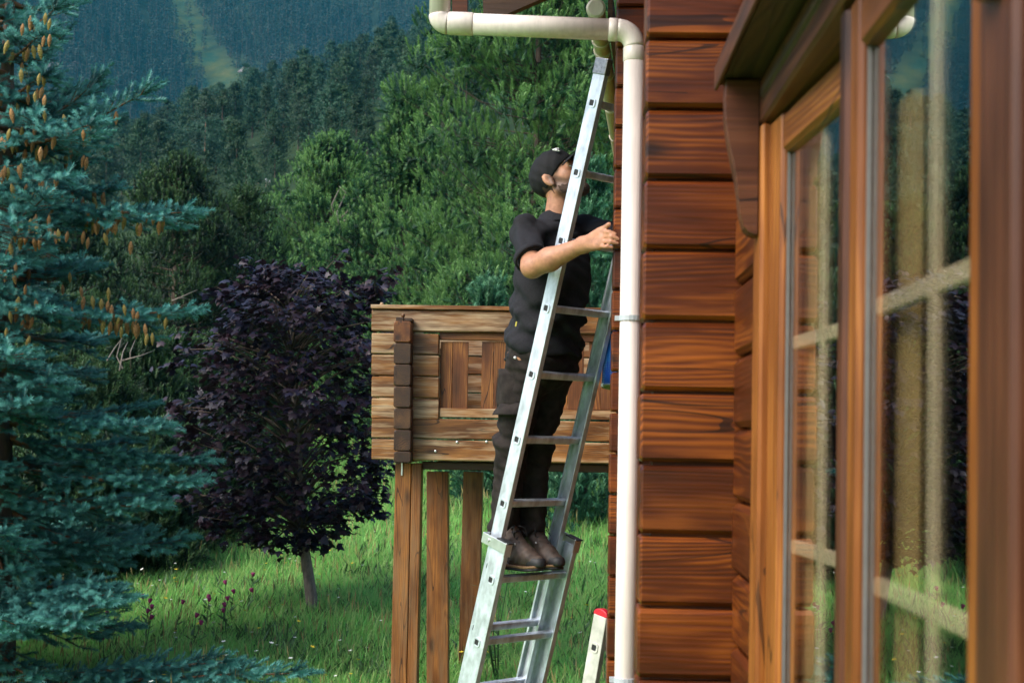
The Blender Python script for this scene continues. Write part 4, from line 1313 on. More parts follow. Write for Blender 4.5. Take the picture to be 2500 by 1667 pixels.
# boots
for s_ in 'rl':
    f0 = foot[s_]
    yaw = R(4) if s_ == 'r' else R(-6)
    d_f = Fn * math.cos(yaw) + Lw * math.sin(yaw); d_l = Lw * math.cos(yaw) - Fn * math.sin(yaw)
    def Q(f, l, u): return f0 + d_f * f + d_l * l + Up * u
    S = SDF(f0 - np.array([.28, .28, .02]), f0 + np.array([.28, .28, .24]), .0042)
    S.cone(Q(-.075, 0, .055), Q(.085, 0, .050), .036, .041, .03)
    S.cone(Q(.085, 0, .045), Q(.135, .004, .036), .042, .032, .02)
    S.cone(Q(-.06, 0, .06), Q(-.050, 0, .190), .040, .045, .03)
    S.cone(Q(-.035, 0, .175), Q(-.008, 0, .125), .040, .040, .025)
    S.cone(Q(-.008, 0, .125), Q(.072, 0, .072), .040, .036, .025)
    S.ell(Q(.055, 0, .098), (.03, .020, .010), np.array([d_f, d_l, Up]).T, .012)
    S.disp(lambda Pn: .0015 * np.sin(160 * (Pn @ d_f)) * np.sin(130 * Pn[..., 2]))
    S.cut(lambda Pn: (SOLE + .020) - Pn[..., 2])
    boot = put("boot", S.mesh("boot", M['boot'], f0, 1), None, man, f0)
    ring_band(Q(-.046, 0, .192), np.array([0, 0, 1.0]), .0485, .040, .026, "boot_collar", M['sole'], boot)
    def sole_sdf(z0, z1, gr, name, mat, toeup=.0):
        S = SDF(f0 - np.array([.28, .28, .02]), f0 + np.array([.28, .28, .10]), .004)
        sl, Pn = S.block(S.lo, S.lo + S.h * S.n, 0)
        x = (Pn - f0) @ d_f; y = (Pn - f0) @ d_l; z = Pn[..., 2] - SOLE - .10 * np.maximum(0, x - .11)
        t = np.clip((x + .085) / .19, 0, 1)
        d2 = np.hypot(x - (-.085 + .19 * t), y) - (.037 + .012 * t + gr)
        d = np.maximum(d2, np.maximum(z - z1, z0 - z))
        S.g[sl] = d.astype(np.float32)
        put(name, S.mesh(name, mat, f0, 1), None, boot, f0)
    sole_sdf(.000, .012, .003, "outsole", M['sole'])
    sole_sdf(.012, .023, .0015, "midsole", M['midsole'])
    # rubber toe guard
    S = SDF(f0 - np.array([.28, .28, .02]), f0 + np.array([.28, .28, .15]), .004)
    S.cone(Q(.088, 0, .040), Q(.139, .004, .034), .0435, .0335, .02)
    S.cut(lambda Pn: np.maximum((SOLE + .02) - Pn[..., 2], np.maximum(.105 - (Pn - f0) @ d_f - .3 * (SOLE + .055 - Pn[..., 2]), Pn[..., 2] - SOLE - .058)))
    put("toe_guard", S.mesh("toe_guard", M['sole'], f0, 1), None, boot, f0)
    # laces
    b = MB()
    for i in range(6):
        t = i / 5
        fx, uz, wd = .080 - .072 * t, .108 + .078 * t - .012 * math.sin(math.pi * t), .024 + .006 * t
        p0, p1 = Q(fx, -wd, uz - .010), Q(fx - .012, wd, uz - .004); pm = Q(fx - .003, 0, uz + .0035)
        b.tube([p0, pm, p1], .0034, 5)
        p0, p1 = Q(fx, wd, uz - .010), Q(fx - .012, -wd, uz - .004)
        b.tube([p0, pm, p1], .0034, 5)
    for sg in (-1, 1):
        b.tube([Q(.012, sg * .01, .188), Q(.030, sg * .034, .178), Q(.040, sg * .042, .140), Q(.020, sg * .034, .165)], .0025, 5)
    put("laces", b.build("laces", M['black'], True), None, boot, (0, 0, 0))
    b = MB(); b.lathe([(.0045, 0), (.0045, .002), (.001, .003)], (0, 0, 0), 8)
    put("lace_eyelet", b.build("lace_eyelet", M['white'], True), None, boot, Q(.040, -.037, .112), (R(70), 0, R(40)))

# ------------------------------------------------------------------ vegetation tools
def frames(d, roll=None):
    """rotation matrices whose local +x is d"""
    d = d / np.linalg.norm(d, axis=1, keepdims=True)
    a = np.where(np.abs(d[:, 2:3]) < .95, np.array([[0, 0, 1.0]]), np.array([[1.0, 0, 0]]))
    y = np.cross(a, d); y /= np.linalg.norm(y, axis=1, keepdims=True)
    z = np.cross(d, y)
    if roll is not None:
        c, s = np.cos(roll)[:, None], np.sin(roll)[:, None]
        y, z = y * c + z * s, z * c - y * s
    return np.stack([d, y, z], 2)
def batch(tv, tf, pos, Rm, scale):
    n, k = len(pos), len(tv)
    sc = scale if np.ndim(scale) == 2 else np.repeat(np.asarray(scale)[:, None], 3, 1)
    V = np.einsum('nij,nkj->nki', Rm, tv[None] * sc[:, None, :]) + pos[:, None, :]
    Fc = tf[None] + (np.arange(n) * k)[:, None, None]
    return V.reshape(-1, 3), Fc.reshape(-1, tf.shape[1])
def shoot_template(n, L, nl, width, fwd, up=0.0, seed=1):
    """needles round a shoot that runs along +x; one narrow triangle each"""
    r = np.random.default_rng(seed)
    V = []
    for i in range(n):
        t = (i + r.random()) / n
        a = r.random() * 2 * math.pi
        b_ = np.array([t * L, 0, 0])
        rad = np.array([0, math.cos(a), math.sin(a)])
        d = rad * math.cos(fwd) + np.array([1, 0, 0]) * math.sin(fwd) + np.array([0, 0, up])
        d /= np.linalg.norm(d)
        ln = nl * r.uniform(.8, 1.1) * (1 - .35 * max(0, t - .8) / .2)
        s = np.cross(d, rad + .01); s /= np.linalg.norm(s) + 1e-9
        V += [b_ - s * width / 2, b_ + s * width / 2, b_ + d * ln]
    return np.array(V), np.arange(len(V)).reshape(-1, 3)

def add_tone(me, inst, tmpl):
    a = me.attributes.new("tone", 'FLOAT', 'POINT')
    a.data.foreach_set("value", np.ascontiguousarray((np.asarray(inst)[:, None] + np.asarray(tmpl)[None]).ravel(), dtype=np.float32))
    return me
def tubes_np(segs, n=5):
    """segs: list of (p0, p1, r0, r1)"""
    p0 = np.array([s[0] for s in segs]); p1 = np.array([s[1] for s in segs])
    r0 = np.array([s[2] for s in segs]); r1 = np.array([s[3] for s in segs])
    Rm = frames(p1 - p0)
    a = np.arange(n) * 2 * math.pi / n
    c = np.stack([np.zeros(n), np.cos(a), np.sin(a)], 1)
    A = p0[:, None] + np.einsum('nij,kj->nki', Rm, c) * r0[:, None, None]
    Bv = p1[:, None] + np.einsum('nij,kj->nki', Rm, c) * r1[:, None, None]
    V = np.concatenate([A, Bv], 1).reshape(-1, 3)
    k = np.arange(n); kn = (k + 1) % n
    f = np.stack([k, kn, kn + n, k + n], 1)
    Fc = f[None] + (np.arange(len(segs)) * 2 * n)[:, None, None]
    return V, Fc.reshape(-1, 4)

# ------------------------------------------------------------------ blue spruce at the left edge
YS = 11.2
sx = at(2, 900, YS)[0]
szg = float(meadow_z(np.array(sx), np.array(YS)))
spr = thing("blue_spruce", "blue green spruce hung with tan cones along the left edge", "spruce", (sx, YS, szg))
TOPZ = 4.6
segs = []
for i in range(14):
    a, c = i / 14, (i + 1) / 14
    za, zc = szg - .1 + (TOPZ - szg) * a, szg - .1 + (TOPZ - szg) * c
    segs.append(((sx + .02 * math.sin(i), YS, za), (sx + .02 * math.sin(i + 1), YS, zc), .16 * (1 - a) + .012, .16 * (1 - c) + .012))
V, Fc = tubes_np(segs, 10)
put("trunk", mesh_np("trunk", V - np.array([sx, YS, szg]), Fc, [M['bark']], smooth=True), None, spr, (sx, YS, szg))
SH_P, SH_D, SH_S = [], [], []
TW = []
cone_sites = []
def spruce_branch(p0, p1, droop, dens=1.0, wid=1.0, cones=0, r=.022, shade=1.0):
    p0 = np.array(p0, float); p1 = np.array(p1, float)
    Lb = np.linalg.norm(p1 - p0)
    n = max(6, int(Lb / .070))
    T = np.linspace(0, 1, n)
    pts = p0 + (p1 - p0) * T[:, None]
    pts[:, 2] -= droop * np.sin(math.pi * T ** .85)
    pts += np.cumsum(rng.normal(0, .006, pts.shape), 0) * np.sin(math.pi * T)[:, None]
    for i in range(n - 1):
        TW.append((pts[i], pts[i + 1], r * (1 - T[i]) + .0045, r * (1 - T[i + 1]) + .0045))
    start = int(n * .10)
    for i in range(start, n):
        d = pts[min(i + 1, n - 1)] - pts[max(i - 1, 0)]; d /= np.linalg.norm(d)
        side = np.cross(d, [0, 0, 1.0]); side /= np.linalg.norm(side)
        up = np.cross(side, d)
        rem = (1 - T[i]) * Lb
        # needles on the branch itself towards its end
        if T[i] > .55:
            SH_P.append(pts[i]); SH_D.append(d + rng.normal(0, .05, 3)); SH_S.append(rng.uniform(.9, 1.15))
        for sg in (-1, 1):
            if rng.random() > dens: continue
            tl = min(.46, .10 + .42 * rem) * wid * rng.uniform(.65, 1.15)
            if T[i] < .35: tl *= .55 + T[i]
            td = d * rng.uniform(.55, .85) + side * sg * rng.uniform(.6, 1.0) + up * rng.uniform(-.24, .20)
            td /= np.linalg.norm(td)
            q = pts[i].copy(); m = max(1, int(tl / .085))
            for k in range(m):
                q2 = q + td * (tl / m)
                q2[2] -= .010 * k
                TW.append((q, q2, .0042, .0035))
                SH_P.append(q); SH_D.append(q2 - q); SH_S.append(rng.uniform(.8, 1.1))
                ts = np.cross(td, up); ts /= np.linalg.norm(ts) + 1e-9
                for s2 in (-1, 1):
                    if rng.random() < .72:
                        SH_P.append(q2); SH_D.append(td * .8 + ts * s2 * rng.uniform(.6, 1) + up * rng.uniform(-.15, .45)); SH_S.append(rng.uniform(.55, 1.0))
                q = q2
            SH_P.append(q); SH_D.append(td + up * .15); SH_S.append(rng.uniform(.9, 1.15))
        if rng.random() < .45 * dens:
            SH_P.append(pts[i]); SH_D.append(up + d * .7 + side * rng.normal(0, .4)); SH_S.append(rng.uniform(.6, 1.0))
    # open fan of shoots at the tip
    d = pts[-1] - pts[-3]; d /= np.linalg.norm(d)
    side = np.cross(d, [0, 0, 1.0]); side /= np.linalg.norm(side); up = np.cross(side, d)
    for a, b_, s_ in ((0, .04, 1.5), (.55, .1, 1.15), (-.55, .1, 1.15), (.1, .75, 1.0), (-.3, -.6, .9)):
        SH_P.append(pts[-1]); SH_D.append(d + side * a + up * b_); SH_S.append(s_ * rng.uniform(.9, 1.1))
    for _ in range(cones):
        i = int(n * rng.uniform(.28, .93)); c = pts[i] + side * rng.uniform(-.16, .16) * (1.1 - T[i]) + np.array([0, 0, rng.uniform(-.10, .02)])
        cone_sites.append(c)
def zt(px, py, Y): return at(px, py, Y)
# branches the photograph shows clearly (tip pixel, start pixel, depth of the tip, droop, cones)
vis = [((165, 5), (0, 95), 10.9, .03, 2), ((118, 70), (0, 150), 10.6, .02, 6), ((128, 175), (10, 230), 10.7, .03, 7), ((98, 285), (0, 300), 10.5, .04, 5),
       ((386, 214), (0, 372), 11.0, .06, 7), ((268, 178), (20, 330), 11.3, .05, 3), ((262, 325), (0, 400), 11.5, .05, 6), ((245, 300), (0, 350), 10.4, .03, 8),
       ((490, 525), (0, 452), 10.9, .10, 26), ((300, 470), (0, 430), 11.4, .07, 10), ((180, 440), (0, 400), 10.4, .05, 8), ((120, 480), (0, 520), 10.3, .05, 6), 
       ((490, 768), (0, 690), 10.9, .09, 24), ((120, 760), (0, 730), 10.2, .06, 6), ((40, 640), (-40, 620), 10.2, .03, 2), ((205, 655), (0, 640), 11.7, .07, 3),
       ((420, 1050), (0, 960), 10.7, .09, 0), ((130, 930), (-30, 960), 10.1, .04, 0), ((65, 985), (-60, 1000), 10.0, .04, 0),
       ((525, 1130), (0, 1060), 11.2, .07, 0), ((500, 1180), (0, 1130), 10.9, .06, 0), ((405, 1240), (0, 1190), 10.8, .10, 0), ((470, 1330), (0, 1230), 11.5, .12, 0), 
       ((312, 1452), (-20, 1490), 10.2, -.05, 0), ((280, 1470), (-20, 1530), 10.0, -.04, 0), ((255, 1420), (-20, 1500), 10.4, -.06, 0), ((210, 1520), (-30, 1540), 9.9, -.02, 0),
       ((762, 1640), (60, 1690), 10.6, -.05, 0), ((590, 1612), (100, 1680), 10.8, -.04, 0), ((30, 1330), (-90, 1340), 10.2, .04, 0)]
for tip, st, Y, dr, nc in vis:
    p1 = at(*tip, Y); p0 = at(*st, YS)
    f_ = .5
    p0 = np.array([sx + (p0[0] - sx) * .3, YS, p0[2]])
    p1 = p1 - (p1 - p0) / np.linalg.norm(p1 - p0) * .15
    spruce_branch(p0, p1, dr, .86, .88, nc)
# the rest of the crown, all the way round
for z in np.arange(szg + .35, TOPZ - .1, .145):
    h = (z - szg) / (TOPZ - szg)
    rad = 2.35 * (1 - h) ** .85 + .1
    for k in range(4):
        a = rng.uniform(0, 2 * math.pi)
        # keep the generic branches off the open right hand side, which is filled above
        if -1.15 < math.atan2(math.sin(a), math.cos(a)) < .55:
            if rng.random() < .5: continue
            rad2 = rad * .46
        else: rad2 = rad * rng.uniform(.75, 1.0)
        if math.cos(a) * rad2 > .80: rad2 = .80 / math.cos(a)
        p0 = np.array([sx, YS, z]); p1 = p0 + np.array([math.cos(a) * rad2, math.sin(a) * rad2, .05 + .25 * h - .25 * (1 - h)])
        spruce_branch(p0, p1, .08, .55, .9, 0)
for k in range(5):
    spruce_branch((sx, YS, TOPZ - .5 + .1 * k), (sx + .25 * math.cos(k * 2.2), YS + .25 * math.sin(k * 2.2), TOPZ - .25 + .1 * k), 0, .9, .5)
tv, tf = shoot_template(78, .125, .033, .0056, R(40), 0.10, 3)
SH_P = np.array(SH_P); SH_D = np.array(SH_D); SH_S = np.array(SH_S)
so = np.array([sx, YS, szg])
V, Fc = batch(tv, tf, SH_P - so, frames(SH_D, rng.uniform(-.4, .4, len(SH_P))), SH_S * 1.18)
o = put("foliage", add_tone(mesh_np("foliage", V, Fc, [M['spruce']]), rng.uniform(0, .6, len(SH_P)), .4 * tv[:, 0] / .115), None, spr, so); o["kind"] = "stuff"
V, Fc = tubes_np([(np.array(a) - so, np.array(c) - so, r0, r1) for a, c, r0, r1 in TW], 4)
o = put("branches", mesh_np("branches", V, Fc, [M['twig']], smooth=True), None, spr, so); o["kind"] = "stuff"
N_SHOOT = len(SH_P)
# cones: overlapping scales as a stepped spindle
def cone_mesh(mat):
    b = MB(); prof = []
    L_ = .092; m = 9
    for i in range(m):
        t = i / (m - 1)
        r_ = .0165 * math.sin(math.pi * (.10 + .84 * t) ** .85) + .002
        prof += [(r_ * .86, -L_ * t), (r_ * 1.05, -L_ * (t + .55 / m))]
    prof = [(.003, .006)] + prof + [(.002, -L_ * 1.06)]
    b.lathe([(r_, z) for r_, z in prof[::-1]], (0, 0, 0), 7)
    for i, (x, y, z) in enumerate(b.v):
        k = i % 7; ring_i = i // 7
        a = math.atan2(y, x) + .45 * (ring_i // 2)
        r_ = math.hypot(x, y) * (1 + .10 * math.cos(7 * a * .5))
        b.v[i] = (r_ * math.cos(a), r_ * math.sin(a), z)
    return b.build("cone", mat, False)
cone_mes = [cone_mesh(M['cone']), cone_mesh(M['cone']), cone_mesh(M['conegreen'])]
# clusters read off the photograph
for x, y, Y in ((75, 55, 10.5), (112, 48, 10.5), (123, 62, 10.5), (56, 74, 10.4), (108, 104, 10.5), (122, 100, 10.5), (20, 115, 10.4), (96, 125, 10.5), (97, 195, 10.6), (52, 185, 10.5), (110, 248, 10.5), (108, 285, 10.5), (86, 240, 10.5), (155, 295, 10.8),
                (27, 280, 10.4), (24, 330, 10.4), (5, 350, 10.4), (12, 358, 10.3), (100, 375, 10.4), (205, 395, 10.9), (212, 400, 10.9), (225, 315, 10.9), (20, 425, 10.3), (12, 420, 10.3), (52, 415, 10.4), (28, 465, 10.4), (6, 430, 10.3), (45, 420, 10.3),
                (44, 560, 10.4), (75, 550, 10.4), (90, 560, 10.4), (65, 580, 10.4), (50, 592, 10.4), (120, 540, 10.5), (117, 562, 10.5), (135, 580, 10.5), (142, 575, 10.5), (100, 590, 10.4), (83, 596, 10.4), (36, 580, 10.3), (25, 610, 10.3), (268, 550, 10.9), (283, 560, 10.9), (205, 580, 10.9), (216, 595, 10.9), (255, 585, 10.9), (295, 514, 10.9), (320, 605, 10.9), (230, 562, 10.9), (165, 580, 10.7),
                (38, 655, 10.2), (33, 680, 10.2), (63, 710, 10.4), (170, 680, 11.2), (153, 710, 11.2), (265, 718, 10.8), (197, 715, 10.8), (225, 738, 10.8), (205, 740, 10.8), (248, 745, 10.8), (264, 750, 10.8), (273, 760, 10.8), (303, 758, 10.8), (325, 768, 10.8), (337, 775, 10.8), (294, 785, 10.8), (253, 797, 10.8), (271, 800, 10.8), (288, 795, 10.8), (329, 808, 10.8), (354, 806, 10.8), (360, 830, 10.8), (372, 828, 10.8), (297, 813, 10.8), (46, 740, 10.3), (24, 775, 10.3), (16, 815, 10.3), (73, 835, 10.4), (88, 745, 10.4), (175, 765, 10.8)):
    cone_sites.append(at(x, y - 14, Y))
for c in cone_sites[:230]:
    tl = (rng.normal(0, .13), rng.normal(0, .13), rng.uniform(0, 6.28))
    o = put("cone", cone_mes[int(rng.integers(0, 3))], None, spr, c, tl)
    s_ = rng.uniform(.82, 1.12); o.scale = (s_, s_, s_)

# ------------------------------------------------------------------ purple maple
YM = 14.0
mb0 = at(770, 1492, YM); mb1 = at(738, 1320, YM)
mz = float(meadow_z(np.array(mb0[0]), np.array(YM)))
maple = thing("maple_tree", "dark purple leaved young maple with a single grey trunk in the meadow", "maple", (mb0[0], YM, mz))
mo = np.array([mb0[0], YM, mz])
fork = at(735, 1290, YM)
segs = []
P_ = [np.array([mb0[0], YM, mz - .1]), mb0 * .45 + mb1 * .55, fork, at(728, 1100, YM), at(715, 900, YM), at(705, 720, YM)]
Rr = [.066, .054, .048, .034, .022, .010]
for i in range(5): segs.append((P_[i] - mo, P_[i + 1] - mo, Rr[i], Rr[i + 1]))
V, Fc = tubes_np(segs, 10)
put("trunk", mesh_np("trunk", V, Fc, [M['greybark']], smooth=True), None, maple, mo)
# outline of the crown: (py, left px, right px)
crown = [(640, 690, 775), (675, 600, 850), (720, 530, 905), (770, 490, 945), (840, 455, 958), (920, 455, 960), (1000, 445, 962), (1080, 470, 955), (1150, 480, 935), (1220, 500, 900), (1275, 520, 850), (1310, 600, 790), (1335, 690, 770)]
cpy = np.array([c[0] for c in crown]); cl = np.array([c[1] for c in crown]); cr_ = np.array([c[2] for c in crown])
LP, LD, LS, LIMB = [], [], [], []
def leaf_at(p, out, s=1.0):
    LP.append(p); LD.append(out); LS.append(s)
nsp = 0
def spray(c, out, r_, nl):
    """a flat drooping spray of leaves"""
    u = np.array([-out[1], out[0], 0]); u /= np.linalg.norm(u) + 1e-9
    for _ in range(nl):
        a, b_ = rng.normal(0, 1), rng.normal(0, 1)
        p = c + u * a * r_ * .55 + out * b_ * r_ * .42 + np.array([0, 0, rng.normal(0, .035) - .10 * (abs(a) + abs(b_)) * r_])
        d = out * rng.uniform(.4, 1.0) + u * a * .6 + np.array([0, 0, -rng.uniform(.05, .75)])
        leaf_at(p, d, rng.uniform(.58, 1.0))
for _ in range(620):
    py = rng.uniform(650, 1325)
    l_, r_ = np.interp(py, cpy, cl), np.interp(py, cpy, cr_)
    cx, hw = (l_ + r_) / 2, (r_ - l_) / 2
    a = rng.uniform(0, 2 * math.pi); rad = math.sqrt(rng.uniform(.14, 1.0))
    rad *= 1 + .13 * math.sin(2.6 * a + .021 * py) + .10 * math.sin(5 * a - .037 * py)
    dpx = hw * rad * math.cos(a); dY = hw * rad * math.sin(a) / F * YM
    p = at(cx + dpx, py + rng.normal(0, 8), YM + dY * 1.0)
    out = np.array([math.cos(a), math.sin(a), .15])
    spray(p, out, rng.uniform(.13, .21), int(rng.integers(9, 15)))
    if rad > .45 and rng.random() < .34:
        zc = p[2] - .25 - .35 * rad * rng.random()
        t_ = np.clip((zc - fork[2]) / (P_[5][2] - fork[2]), 0, 1)
        base = fork + (P_[5] - fork) * t_
        mid = (base + p) / 2 + np.array([0, 0, .06])
        LIMB.append((base - mo, mid - mo, .016, .010)); LIMB.append((mid - mo, p - mo, .010, .004))
# sprigs standing out of the outline
for (x0, y0, x1, y1, Y, n_) in ((905, 760, 955, 660, 13.8, 46), (915, 790, 915, 680, 14.1, 40), (930, 760, 885, 690, 14.2, 24), (775, 760, 765, 660, 13.6, 16), (640, 730, 625, 660, 13.7, 18), (840, 1180, 945, 1255, 13.5, 55), (850, 1140, 930, 1195, 13.7, 26), (470, 1060, 425, 1055, 13.8, 20), (560, 1270, 505, 1290, 13.8, 28), (700, 700, 690, 655, 13.6, 14)):
    a_, c_ = at(x0, y0, YM), at(x1, y1, Y)
    LIMB.append((a_ - mo, c_ - mo, .008, .003))
    for _ in range(n_):
        t_ = rng.random() ** .7
        leaf_at(a_ + (c_ - a_) * t_ + rng.normal(0, .05, 3) * np.array([1, 1, .7]), np.array([rng.normal(), rng.normal() - .5, -rng.uniform(.1, .8)]), rng.uniform(.7, 1.05))
for _ in range(46):
    py = rng.uniform(660, 1310); sgn = rng.choice([-1, 1])
    l_, r_ = np.interp(py, cpy, cl), np.interp(py, cpy, cr_)
    cx, hw = (l_ + r_) / 2, (r_ - l_) / 2
    yo = rng.uniform(-.5, .35)
    a_ = at(cx + sgn * hw * .72, py, YM + yo); c_ = at(cx + sgn * hw * rng.uniform(.98, 1.16), py + rng.uniform(-50, 45), YM + yo)
    LIMB.append((a_ - mo, c_ - mo, .006, .003))
    for _k in range(int(rng.integers(8, 20))):
        t_ = rng.random() ** .6
        leaf_at(a_ + (c_ - a_) * t_ + rng.normal(0, .045, 3), np.array([rng.normal() + sgn * .6, rng.normal() - .4, -rng.uniform(.1, .8)]), rng.uniform(.7, 1.1))
V, Fc = tubes_np(LIMB, 5)
o = put("limbs", mesh_np("limbs", V, Fc, [M['bark']], smooth=True), None, maple, mo); o["kind"] = "stuff"
lf = np.array([[0, 0, 0], [.012, .022, 0], [.004, .050, -.004], [.030, .036, 0], [.050, .062, -.006], [.058, .026, .002], [.080, .018, 0], [.100, 0, -.010], [.080, -.018, 0], [.058, -.026, .002], [.050, -.062, -.006], [.030, -.036, 0], [.004, -.050, -.004], [.012, -.022, 0], [.040, 0, .006]])
lfF = np.array([[14, i, i + 1] for i in range(0, 13)] + [[14, 13, 0]])
lfF = lfF[:, [0, 2, 1]]
LP = np.array(LP); LD = np.array(LD); LS = np.array(LS)
roll = rng.normal(0, .5, len(LP))
RmL = frames(LD, roll)
# the 300 leaves nearest to us are objects of their own, the rest one mass
proj_r = LP[:, 1]
order = np.argsort(proj_r + rng.normal(0, .05, len(LP)))
near, rest = order[:300], order[300:]
V, Fc = batch(lf, lfF, LP[rest] - mo, RmL[rest], LS[rest])
o = put("foliage", mesh_np("foliage", V, Fc, [M['maple']]), None, maple, mo); o["kind"] = "stuff"
leaf_me = mesh_np("leaf", lf, lfF, [M['maple']])
for i in near:
    o = put("leaf", leaf_me, None, maple, LP[i])
    o.rotation_euler = Matrix(RmL[i].tolist()).to_euler(); s_ = float(LS[i]); o.scale = (s_, s_, s_)

# ------------------------------------------------------------------ pines near the house
def pine(label, base, height, prof, n_whorl, n_br, mat, tuft=1.0, seed=1, group=None, trunk_r=.14, lean=0.0, dead=0, dense=1.0, upc=.35, bare=0.0, name="pine_tree", bark='bark', needles=40, lobe=1.0):
    """prof: list of (height fraction, radius); branches in whorls, tufts of needles towards their ends"""
    r = np.random.default_rng(seed)
    base = np.array(base, float)
    t = thing(name, label, "pine", base, group)
    hs = np.array([p[0] for p in prof]); rs = np.array([p[1] for p in prof])
    segs = []; m = 9
    for i in range(m):
        a, c = i / m, (i + 1) / m
        segs.append((np.array([lean * height * a, 0, height * a - .2 * (i == 0)]), np.array([lean * height * c, 0, height * c * .985]), trunk_r * (1 - a) + .012, trunk_r * (1 - c) + .012))
    V, Fc = tubes_np(segs, 9)
    put("trunk", mesh_np("trunk", V, Fc, [M[bark]], smooth=True), None, t, base)
    TP, TD, TS, BR = [], [], [], []
    nl = int(n_whorl * n_br * 1.0)
    for i_ in range(nl):
        # lobes of foliage at the ends of the boughs, filling the outer shell of the crown
        h = bare + (1 - bare) * (i_ + r.random()) / nl
        h = min(.985, h ** 1.05)
        R0 = np.interp(h, hs, rs)
        a = r.uniform(0, 2 * math.pi)
        rr_ = R0 * math.sqrt(r.uniform(.06, 1.0)) * (1 + .16 * math.sin(3 * a + 9 * h + seed))
        lr = (.26 + .16 * r.random()) * min(1.0, .55 + .22 * R0) * lobe
        c = np.array([lean * height * h + math.cos(a) * max(0, rr_ - lr * .5), math.sin(a) * max(0, rr_ - lr * .5), h * height])
        st = np.array([lean * height * h, 0, max(.05, h * height - .35 * rr_)])
        mid = (st + c) / 2 - np.array([0, 0, .10 * rr_])
        BR.append((st, mid, .014, .010)); BR.append((mid, c, .010, .004))
        out = np.array([math.cos(a), math.sin(a), 0])
        ncd = int(44 * dense * (lr / .34) ** 2 / tuft ** 1.6)
        for _ in range(ncd):
            v = r.normal(0, 1, 3); v /= np.linalg.norm(v)
            if v[2] < -.55: v[2] = -v[2]
            q = c + v * np.array([lr, lr, lr * .85]) * r.uniform(.72, 1.05)
            TP.append(q); TD.append(v * .38 + out * .15 + np.array([0, 0, .85]) + r.normal(0, .12, 3)); TS.append(tuft * r.uniform(.62, 1.12))
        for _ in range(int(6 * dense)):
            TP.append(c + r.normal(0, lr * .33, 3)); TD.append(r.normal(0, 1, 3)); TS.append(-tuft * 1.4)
    for _ in range(7):
        TP.append(np.array([lean * height, 0, height * .985]) + r.normal(0, .07, 3)); TD.append(np.array([0, 0, 1.0]) + r.normal(0, .25, 3)); TS.append(tuft * 1.2)
    tv, tf = shoot_template(needles, .165, .056, .0115, R(46), .0, seed + 10)
    TP = np.array(TP); TD = np.array(TD); TS = np.array(TS); INNER_SHADE = TS < 0; TS = np.abs(TS)   # inner filler tufts get a darker tone: shade between the lobes painted in
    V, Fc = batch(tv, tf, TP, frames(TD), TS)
    o = put("crown", add_tone(mesh_np("crown", V, Fc, [M[mat]]), np.where(INNER_SHADE, -.25, r.uniform(-.05, .35, len(TP))), .75 * np.clip(tv[:, 0] / .22, 0, 1) ** 1.6), None, t, base); o["kind"] = "stuff"
    V, Fc = tubes_np(BR, 4)
    o = put("branches", mesh_np("branches", V, Fc, [M['bark']], smooth=True), None, t, base); o["kind"] = "stuff"
    return t, len(TP)
def gz(x, y): return float(meadow_z(np.array(x), np.array(y)))
def base_at(px, Y):
    x = at(px, 1000, Y)[0]
    return (x, Y, gz(x, Y))
NT = 0
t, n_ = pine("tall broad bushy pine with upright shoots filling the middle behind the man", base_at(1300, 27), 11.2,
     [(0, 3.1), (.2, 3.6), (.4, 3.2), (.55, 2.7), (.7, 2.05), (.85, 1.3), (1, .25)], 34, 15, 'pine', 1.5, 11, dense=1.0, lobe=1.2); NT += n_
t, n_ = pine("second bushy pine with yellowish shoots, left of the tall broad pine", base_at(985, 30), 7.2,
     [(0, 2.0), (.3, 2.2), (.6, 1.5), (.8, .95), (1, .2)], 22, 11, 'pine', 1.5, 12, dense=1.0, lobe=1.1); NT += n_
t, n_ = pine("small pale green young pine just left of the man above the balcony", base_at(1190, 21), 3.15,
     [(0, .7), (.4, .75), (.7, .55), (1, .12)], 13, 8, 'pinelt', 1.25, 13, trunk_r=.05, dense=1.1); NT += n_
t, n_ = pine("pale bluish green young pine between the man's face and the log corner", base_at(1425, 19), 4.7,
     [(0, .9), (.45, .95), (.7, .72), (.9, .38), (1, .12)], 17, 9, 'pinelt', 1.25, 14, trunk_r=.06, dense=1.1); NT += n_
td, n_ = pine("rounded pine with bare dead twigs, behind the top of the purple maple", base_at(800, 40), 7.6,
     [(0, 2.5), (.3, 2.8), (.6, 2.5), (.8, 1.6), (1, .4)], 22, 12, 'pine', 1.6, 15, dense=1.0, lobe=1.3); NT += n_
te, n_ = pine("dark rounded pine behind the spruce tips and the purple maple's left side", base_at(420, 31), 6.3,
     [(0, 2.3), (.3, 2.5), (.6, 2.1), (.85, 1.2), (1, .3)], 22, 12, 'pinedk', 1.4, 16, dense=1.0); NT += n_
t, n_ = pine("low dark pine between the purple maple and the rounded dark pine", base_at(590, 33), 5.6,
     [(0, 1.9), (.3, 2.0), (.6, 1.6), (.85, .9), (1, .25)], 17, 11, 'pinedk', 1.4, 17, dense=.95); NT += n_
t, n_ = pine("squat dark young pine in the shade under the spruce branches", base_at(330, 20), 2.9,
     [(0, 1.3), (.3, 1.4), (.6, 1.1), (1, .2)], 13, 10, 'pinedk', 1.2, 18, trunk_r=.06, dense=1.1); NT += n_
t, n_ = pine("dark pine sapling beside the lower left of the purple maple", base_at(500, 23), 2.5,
     [(0, 1.1), (.3, 1.2), (.6, .9), (1, .2)], 12, 10, 'pinedk', 1.2, 19, trunk_r=.05, dense=1.1); NT += n_
